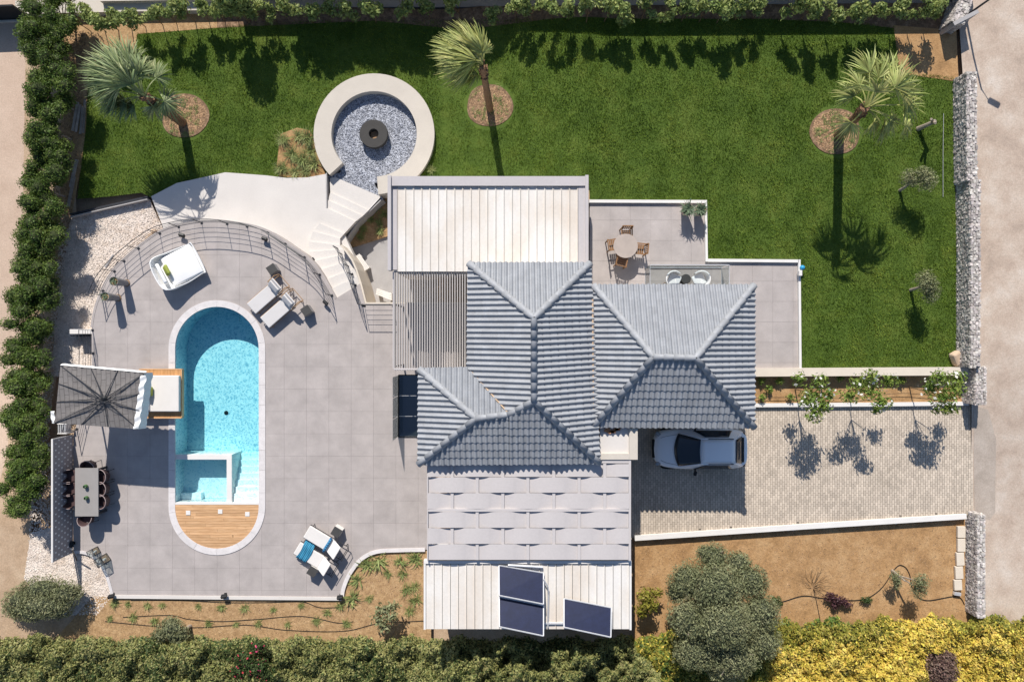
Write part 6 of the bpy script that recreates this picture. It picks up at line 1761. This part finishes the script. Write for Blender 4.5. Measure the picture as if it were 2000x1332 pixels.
# driveway trees in the narrow bed
dtree = [('small leafy tree in the bed north of the driveway, nearest the tiled roof', (1553, 760), [(1560, 740, 14, 12), (1600, 745, 15, 13), (1590, 770, 22, 17), (1575, 783, 17, 14), (1605, 790, 18, 16), (1590, 808, 16, 14), (1618, 770, 12, 12)], 211),
         ('small leafy tree in the middle of the bed north of the driveway', (1657, 763), [(1680, 748, 22, 15), (1700, 733, 14, 12), (1660, 772, 20, 13), (1700, 765, 20, 14), (1722, 785, 18, 14), (1735, 745, 18, 14), (1712, 800, 10, 8)], 212),
         ('small leafy tree in the bed north of the driveway, nearest the stone pier', (1776, 756), [(1815, 755, 18, 14), (1835, 738, 18, 14), (1862, 760, 20, 16), (1840, 775, 22, 15), (1850, 797, 20, 12), (1870, 740, 16, 14), (1830, 800, 10, 8)], 213)]
for l, bp_, bl, sd in dtree:
    tree('young_tree', l, 'tree', P(*bp_, ZD + .1), px_blobs([(x, y, rx * 1.22, ry * 1.22, 3.0 + ((x * 7 + y * 3) % 10) * .05) for x, y, rx, ry in bl]), 'lf_green', 1300, .088, .36, .028, None, 'small trees in the bed north of the driveway', 'stem', sd, core=False, lo=.1, flowers=26)
tree('yellowish_shrub', 'yellow-green shrub beside the south-east corner of the annex', 'shrub', PG(1258, 1195), px_blobs([(1260, 1162, 18, 16, 1.9), (1268, 1180, 18, 16, 1.9), (1255, 1190, 16, 16, 1.7), (1282, 1158, 12, 12, 1.6)]), 'lf_lime', 1100, .075, .45, .03, seed=221, core=False, lo=.3)
tree('big_olive_tree', 'big dense grey-green tree rising out of the yellow vine hedge', 'tree', PG(1395, 1178), px_blobs([(1392, 1088, 32, 28, 3.0), (1375, 1078, 14, 14, 3.0), (1345, 1135, 40, 38, 3.0), (1400, 1145, 52, 50, 3.6), (1462, 1135, 38, 36, 3.0), (1348, 1205, 44, 42, 3.2), (1415, 1215, 56, 50, 3.9), (1484, 1195, 40, 38, 3.1), (1362, 1268, 48, 40, 3.1), (1432, 1280, 50, 40, 3.3), (1490, 1252, 36, 34, 3.0), (1420, 1312, 40, 22, 2.9), (1320, 1155, 20, 24, 2.7), (1440, 1100, 26, 24, 2.9)], .75),
     'lf_olive', 36000, .056, .30, .14, None, None, 'bark', 231, True, .7, lo=.66, ck=.74)
tree('round_bush', 'large round olive-green bush at the south-west corner by the white pebbles', 'bush', PG(100, 1170), px_blobs([(85, 1150, 48, 26, .8), (45, 1170, 38, 26, .7), (85, 1180, 50, 26, 1.0), (125, 1160, 34, 28, .7), (60, 1195, 40, 18, .6), (110, 1190, 34, 18, .6), (30, 1190, 24, 16, .4), (145, 1155, 18, 14, .5)], .9), 'lf_olive', 9000, .06, .26, .09, None, None, 'bark', 232, True, .6)
tree('small_bush', 'small round bush beside a cut stump on the planting bed', 'bush', PG(345, 1238), px_blobs([(335, 1228, 30, 20, .7), (350, 1240, 24, 18, .6), (315, 1240, 20, 14, .5), (335, 1215, 18, 12, .6)]), 'lf_olive', 2600, .05, .35, .04, seed=233)
m = MB(); b = PG(372, 1222); m.tube([b, b + Vector((-.02, .05, .5))], [.10, .08], 9); m.tube([b + Vector((-.02, .03, .3)), b + Vector((-.14, .14, .62))], [.05, .04], 7); tag(m.build('stump', mt['bark']), 'cut stump with a short stub on the planting bed next to the small bush', 'stump')
tree('loose_shrub', 'loose blue-green shrub on the corner bed left of the annex', 'shrub', PG(752, 1225), px_blobs([(750, 1190, 17, 14, .9), (768, 1185, 14, 12, .9), (742, 1210, 18, 14, .9), (765, 1205, 14, 12, 1.0), (750, 1225, 14, 12, .8)]), 'lf_olive', 620, .085, .5, .02, seed=234, core=False, lo=.15)
tree('purple_shrub', 'low purple-leaved shrub on the orange earth', 'shrub', PG(1632, 1172), px_blobs([(1622, 1165, 14, 9, 1.1), (1640, 1172, 18, 10, 1.1), (1655, 1180, 12, 7, 1.05), (1632, 1182, 10, 7, 1.05)]), 'lf_purple', 900, .05, .5, .02, seed=235, core=False, lo=.2)
tree('small_shrub', 'small green shrub on the orange earth right of the purple shrub', 'shrub', PG(1691, 1171), px_blobs([(1692, 1171, 12, 7, 1.0)]), 'lf_dark', 260, .05, .4, .015, seed=236, core=False, lo=.2)
tree('small_shrub', 'small dark shrub on the orange earth beside the big grey-green tree', 'shrub', PG(1516, 1175), px_blobs([(1514, 1170, 12, 7, 1.0), (1524, 1178, 6, 5, .95)]), 'lf_dark', 240, .05, .4, .015, seed=237, core=False, lo=.2)
vt = thing('bare_vine', 'tangle of bare brown twigs on the orange earth', 'bare vine', PG(1585, 1142))
m = MB(); r = random.Random(4); b = PG(1587, 1148)
for k in range(22):
    a = r.uniform(0, 6.28); q = [b]
    for s in range(5): a += r.uniform(-.7, .7); q.append(q[-1] + Vector((math.cos(a) * .16, math.sin(a) * .16 + .05, r.uniform(.0, .09))))
    m.tube(q, [.012, .010, .008, .006, .005, .004], 4)
m.build('twig', mt['stem'], vt)['kind'] = 'stuff'
m = MB(); b = PG(1588, 1150); m.tube([b, b + Vector((.02, .1, .55)), b + Vector((.03, .1, 1.3))], .02, 6); m.build('stake', mt['stem'], vt)

# tufts
def tuft_proto(name, n, length, spread, width, leafm, seed, up=.75):
    V, F = blades((0, 0, 0), n, length, spread, width, seed, up); return np_mesh(name, V, F, mt[leafm])
def scatter(name, spots, protos, label, cat, group, smin=.85, smax=1.2):
    for i, (x, y, *s) in enumerate(spots):
        o = protos[i] if i < len(protos) else protos[i % len(protos)].copy()
        if i >= len(protos): COL.objects.link(o)
        o.location = PG(x, y, .02); o.rotation_euler = (0, 0, rnd.uniform(0, 6.28)); k = (s[0] if s else 1) * rnd.uniform(smin, smax); o.scale = (k, k, k)
        tag(o, label(i), cat, group)
row1 = list(zip([225, 251, 289, 317, 388, 433, 479, 535, 589, 640, 664], [1177, 1179, 1182, 1182, 1183, 1186, 1187, 1189, 1182, 1196, 1183]))
scatter('grass_tuft', row1, [tuft_proto('grass_tuft', 60, .24, .05, .013, 'lf_grass', 300 + k) for k in range(4)], lambda i: ORD[i] + ' small green tuft from the west in the row nearest the south deck kerb', 'grass tuft', 'green tufts nearest the deck kerb')
row2 = [(215, 1207), (261, 1205), (304, 1212), (408, 1217), (461, 1218), (505, 1217), (563, 1218), (619, 1212), (677, 1218)]
scatter('grass_tuft', row2, [tuft_proto('grass_tuft', 60, .23, .05, .013, 'lf_grass', 310 + k) for k in range(4)], lambda i: ORD[i] + ' small green tuft from the west in the row nearest the south hedge', 'grass tuft', 'green tufts nearest the south hedge')
corner = [(718, 1103, 1.5), (741, 1096, 1.5), (782, 1096, 1.2), (812, 1091, 1.4), (697, 1132, 1.3), (687, 1169, 1.7)]
scatter('strap_plant', corner, [tuft_proto('strap_plant', 34, .36, .05, .026, 'lf_grass', 320 + k, .6) for k in range(3)], lambda i: ORD[i] + ' spiky yellow-green strap plant along the curved kerb, clockwise from the bend' if i < 4 else ('spiky strap plant at the inner curve of the kerb' if i == 4 else 'largest spiky strap plant at the south end of the curved kerb'), 'strap plant', 'spiky plants along the curved kerb', .95, 1.05)
corner2 = [(758, 1119), (787, 1121, 1.3), (794, 1152, 1.4), (810, 1146, 1.2), (812, 1172, 1.3), (801, 1192), (721, 1169)]
scatter('grass_tuft', corner2, [tuft_proto('grass_tuft', 60, .26, .06, .013, 'lf_grass', 330 + k) for k in range(4)], lambda i: ORD[i] + ' green tuft from the north on the corner bed beside the annex', 'grass tuft', 'green tufts on the corner bed')
nwb = [(555, 274, 1.5), (603, 272, 1.5), (572, 303, 1.6), (593, 316, 1.5), (552, 331, 1.4), (613, 322, 1.6), (577, 338, 1.3), (598, 338, 1.3), (585, 268, 1.2), (608, 298, 1.4)]
scatter('grass_clump', nwb, [tuft_proto('grass_clump', 90, .34, .05, .012, 'lf_grass', 340 + k, .85) for k in range(4)], lambda i: ORD[i] + ' ornamental grass clump on the small bed west of the fire pit ring', 'grass clump', 'grass clumps beside the fire pit')
cb = [(735, 407), (724, 428), (741, 436), (710, 447), (704, 462), (750, 420), (742, 452)]
for i, (x, y) in enumerate(cb):
    o = tuft_proto('bed_plant', 60, .30, .06, .016, 'lf_grass', 350 + i, .7); o.location = P(x, y, ZI + .16); tag(o, ORD[i] + ' grassy plant on the small bed beside the house wall and garden steps', 'bed plant', 'plants beside the garden steps')
pl = [(1484, 742), (1520, 744), (1486, 775), (1541, 775), (1637, 738), (1757, 742), (1500, 760)]
for i, (x, y) in enumerate(pl):
    b = P(x, y, ZD + .12); r = np.random.default_rng(360 + i); V = blob_leaves([((0, 0, .16), (.18, .18, .16))], 90, .06, .45, 360 + i, 1, .2); o = np_mesh('bed_plant', V, quads(len(V) // 4), mt['lf_green']); o.location = b
    tag(o, ORD[i] + ' small leafy plant from the house in the bed north of the driveway', 'bed plant', 'small plants in the bed north of the driveway')
o = tuft_proto('grass_clump', 70, .3, .05, .012, 'lf_grass', 371, .8); o.location = PG(842, 332); tag(o, 'single grass clump against the east side of the fire pit ring', 'grass clump')

# ---------------------------------------------------------------- south hedges: masses of leaves
def hedge_mass(name, label, edge, x0, x1, y1, n, size, mats, hgt, seed, pick, skip=None):
    """edge(px) gives the upper outline in pixels; leaves cover a lumpy top"""
    r = np.random.default_rng(seed); X = r.uniform(x0, x1, n); E_ = np.array([edge(x) for x in X]); Y = E_ + (y1 - E_) * r.uniform(0, 1, n) ** .9
    if skip is not None: k = ~skip(X, Y); X, Y, E_ = X[k], Y[k], E_[k]
    def surf(X, Y, E_):
        lump = .55 * vn(X, Y, 34, seed) + .3 * vn(X, Y, 15, seed + 1) + .15 * vn(X, Y, 7, seed + 2)
        return hgt * (1 + (.95 * ss_np(800, 900, X) if hgt == 1.5 else 0)) * (.35 + .65 * np.clip((Y - E_) / 26, 0, 1) ** .7) * (.35 + .98 * lump)
    g = np.array([G(x / PXM * .97 - 1000 / PXM * .97, -14) for x in X[:1]])
    Wx = (X - 1000) / PXM; t_ = ss_np(820, 1240, X); g = -.1 + .9 * t_
    H_ = surf(X, Y, E_); Z = g + H_ - r.uniform(0, .30, len(X)) ** 1.5
    e = 3.0; nx_ = -(surf(X + e, Y, E_) - H_) / (e / PXM); ny_ = (surf(X, Y + e, E_) - H_) / (e / PXM)
    k = (CAM_H - Z) / CAM_H / PXM; pts = np.stack([(X - 1000) * k, (666 - Y) * k, Z], 1)
    nn = np.stack([nx_ * .6, ny_ * .6, np.ones(len(X))], 1); nn /= np.linalg.norm(nn, axis=1)[:, None]
    V = leaves_at(pts, nn, size, .45, 1.3, seed).reshape(-1, 4, 3); sel = pick(X, Y, r)
    root = None
    for j, mname in enumerate(mats):
        q = V[sel == j]
        if len(q) == 0: continue
        if root is None:
            root = np_mesh(name, q, quads(len(q)), mt[mname]); tag(root, label, kind='stuff')
        else: np_mesh('leaves', q, quads(len(q)), mt[mname], root)['kind'] = 'stuff'
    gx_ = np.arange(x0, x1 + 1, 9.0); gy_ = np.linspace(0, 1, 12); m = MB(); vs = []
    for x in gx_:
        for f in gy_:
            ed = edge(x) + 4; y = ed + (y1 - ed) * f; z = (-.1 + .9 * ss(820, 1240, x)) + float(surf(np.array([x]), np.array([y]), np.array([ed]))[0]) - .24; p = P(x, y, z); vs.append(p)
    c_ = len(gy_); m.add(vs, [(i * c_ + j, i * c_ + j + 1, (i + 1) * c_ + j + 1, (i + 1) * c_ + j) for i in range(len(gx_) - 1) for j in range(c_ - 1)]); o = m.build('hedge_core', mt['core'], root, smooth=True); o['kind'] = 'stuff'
    return root
wob = lambda x, a: a * (math.sin(x * .061) + .6 * math.sin(x * .137 + 1) + .4 * math.sin(x * .31))
hedge_mass('hedge', 'long dense green hedge along the south edge of the plot', lambda x: 1244 + wob(x, 4) - 4 * ss(200, 0, x) + 60 * ss(1225, 1290, x), -40, 1290, 1350, 47500, .060, ['lf_south', 'lf_dark'], 1.5, 401, lambda X, Y, r: (r.uniform(0, 1, len(X)) < .18 + .35 * (vn(X, Y, 60, 9) > .66)).astype(int))
def pick_y(X, Y, r):
    e = 1200 + 18 * np.sin(X * .02); f = (Y - e - 22) / 62 + np.clip((X - 1650) / 260, -1.2, .45) + 1.0 * (vn(X, Y, 46, 5) - .5) + r.normal(0, .2, len(X))
    return np.where(f > .42, 0, np.where(f > -.35, 1, 2))
hole = lambda X, Y: ((X - 1838) / 26) ** 2 + ((Y - 1306) / 34) ** 2 + .8 * (vn(X, Y, 14, 6) - .5) < 1
hedge_mass('vine_hedge', 'bright yellow vine hedge along the south-east corner', lambda x: 1212 + wob(x, 6) - 8 * ss(1500, 1980, x), 1490, 2060, 1350, 26000, .070, ['lf_yellow', 'lf_lime', 'lf_hedge'], 1.2, 402, pick_y, hole)
hedge_mass('vine_hedge', 'yellow-green vine hedge between the annex and the big grey-green tree', lambda x: 1236 + wob(x, 5) + 12 * ss(1300, 1180, x), 1130, 1500, 1350, 17000, .068, ['lf_lime', 'lf_yellow', 'lf_hedge'], 1.3, 403, lambda X, Y, r: np.where(r.uniform(0, 1, len(X)) < .62 * ss_np(1110, 1200, X), 0, np.where(r.uniform(0, 1, len(X)) < .3, 1, 2)))
V = blob_leaves(px_blobs([(1838, 1306, 34, 38, 1.75), (1850, 1285, 18, 14, 1.75)], .4), 2600, .06, .5, 77, .8, .3); o = np_mesh('dry_foliage', V, quads(len(V) // 4), mt['lf_dry']); tag(o, 'patch of dry brown foliage inside the yellow vine hedge', kind='stuff')
tree('flowering_bush', 'dark bush with pink flowers in the south hedge', 'flowering bush', PG(490, 1290), px_blobs([(505, 1262, 18, 12, 1.5), (480, 1285, 22, 16, 1.5), (500, 1300, 26, 18, 1.4), (470, 1308, 20, 14, 1.3), (520, 1316, 20, 14, 1.3)]), 'lf_dark', 2200, .06, .45, .05, seed=238, flowers=100, flm='flower')
# scattered scraps along the south bed and dead grass in the west
pebbles('dry_leaves', 'dry leaves and twigs along the foot of the west hedge', poly_sampler([(128, 60), (170, 60), (150, 330), (140, 420), (110, 640), (100, 420)]), 2600, (.02, .05), mt['chip'], .3)
V, F = [], []
pc = []
for (px, py), rad in beds_px:
    for k in range(46):
        a, q = rnd.uniform(0, 6.28), rad * .8 * math.sqrt(rnd.random()); pc.append((px + q * math.cos(a), py + q * math.sin(a)))
o_ = 0; Vs, Fs = [], []
for i, (x, y) in enumerate(pc):
    p = PG(x, y, .03); v, f = blades(p, 12, rnd.uniform(.08, .2), .05, .012, 500 + i, .7); Vs.append(v); Fs.append(f + o_); o_ += len(v)
o = np_mesh('ground_cover', np.concatenate(Vs), np.concatenate(Fs), mt['lf_grass']); tag(o, 'sparse ground cover sprouting in the round palm beds', kind='stuff')
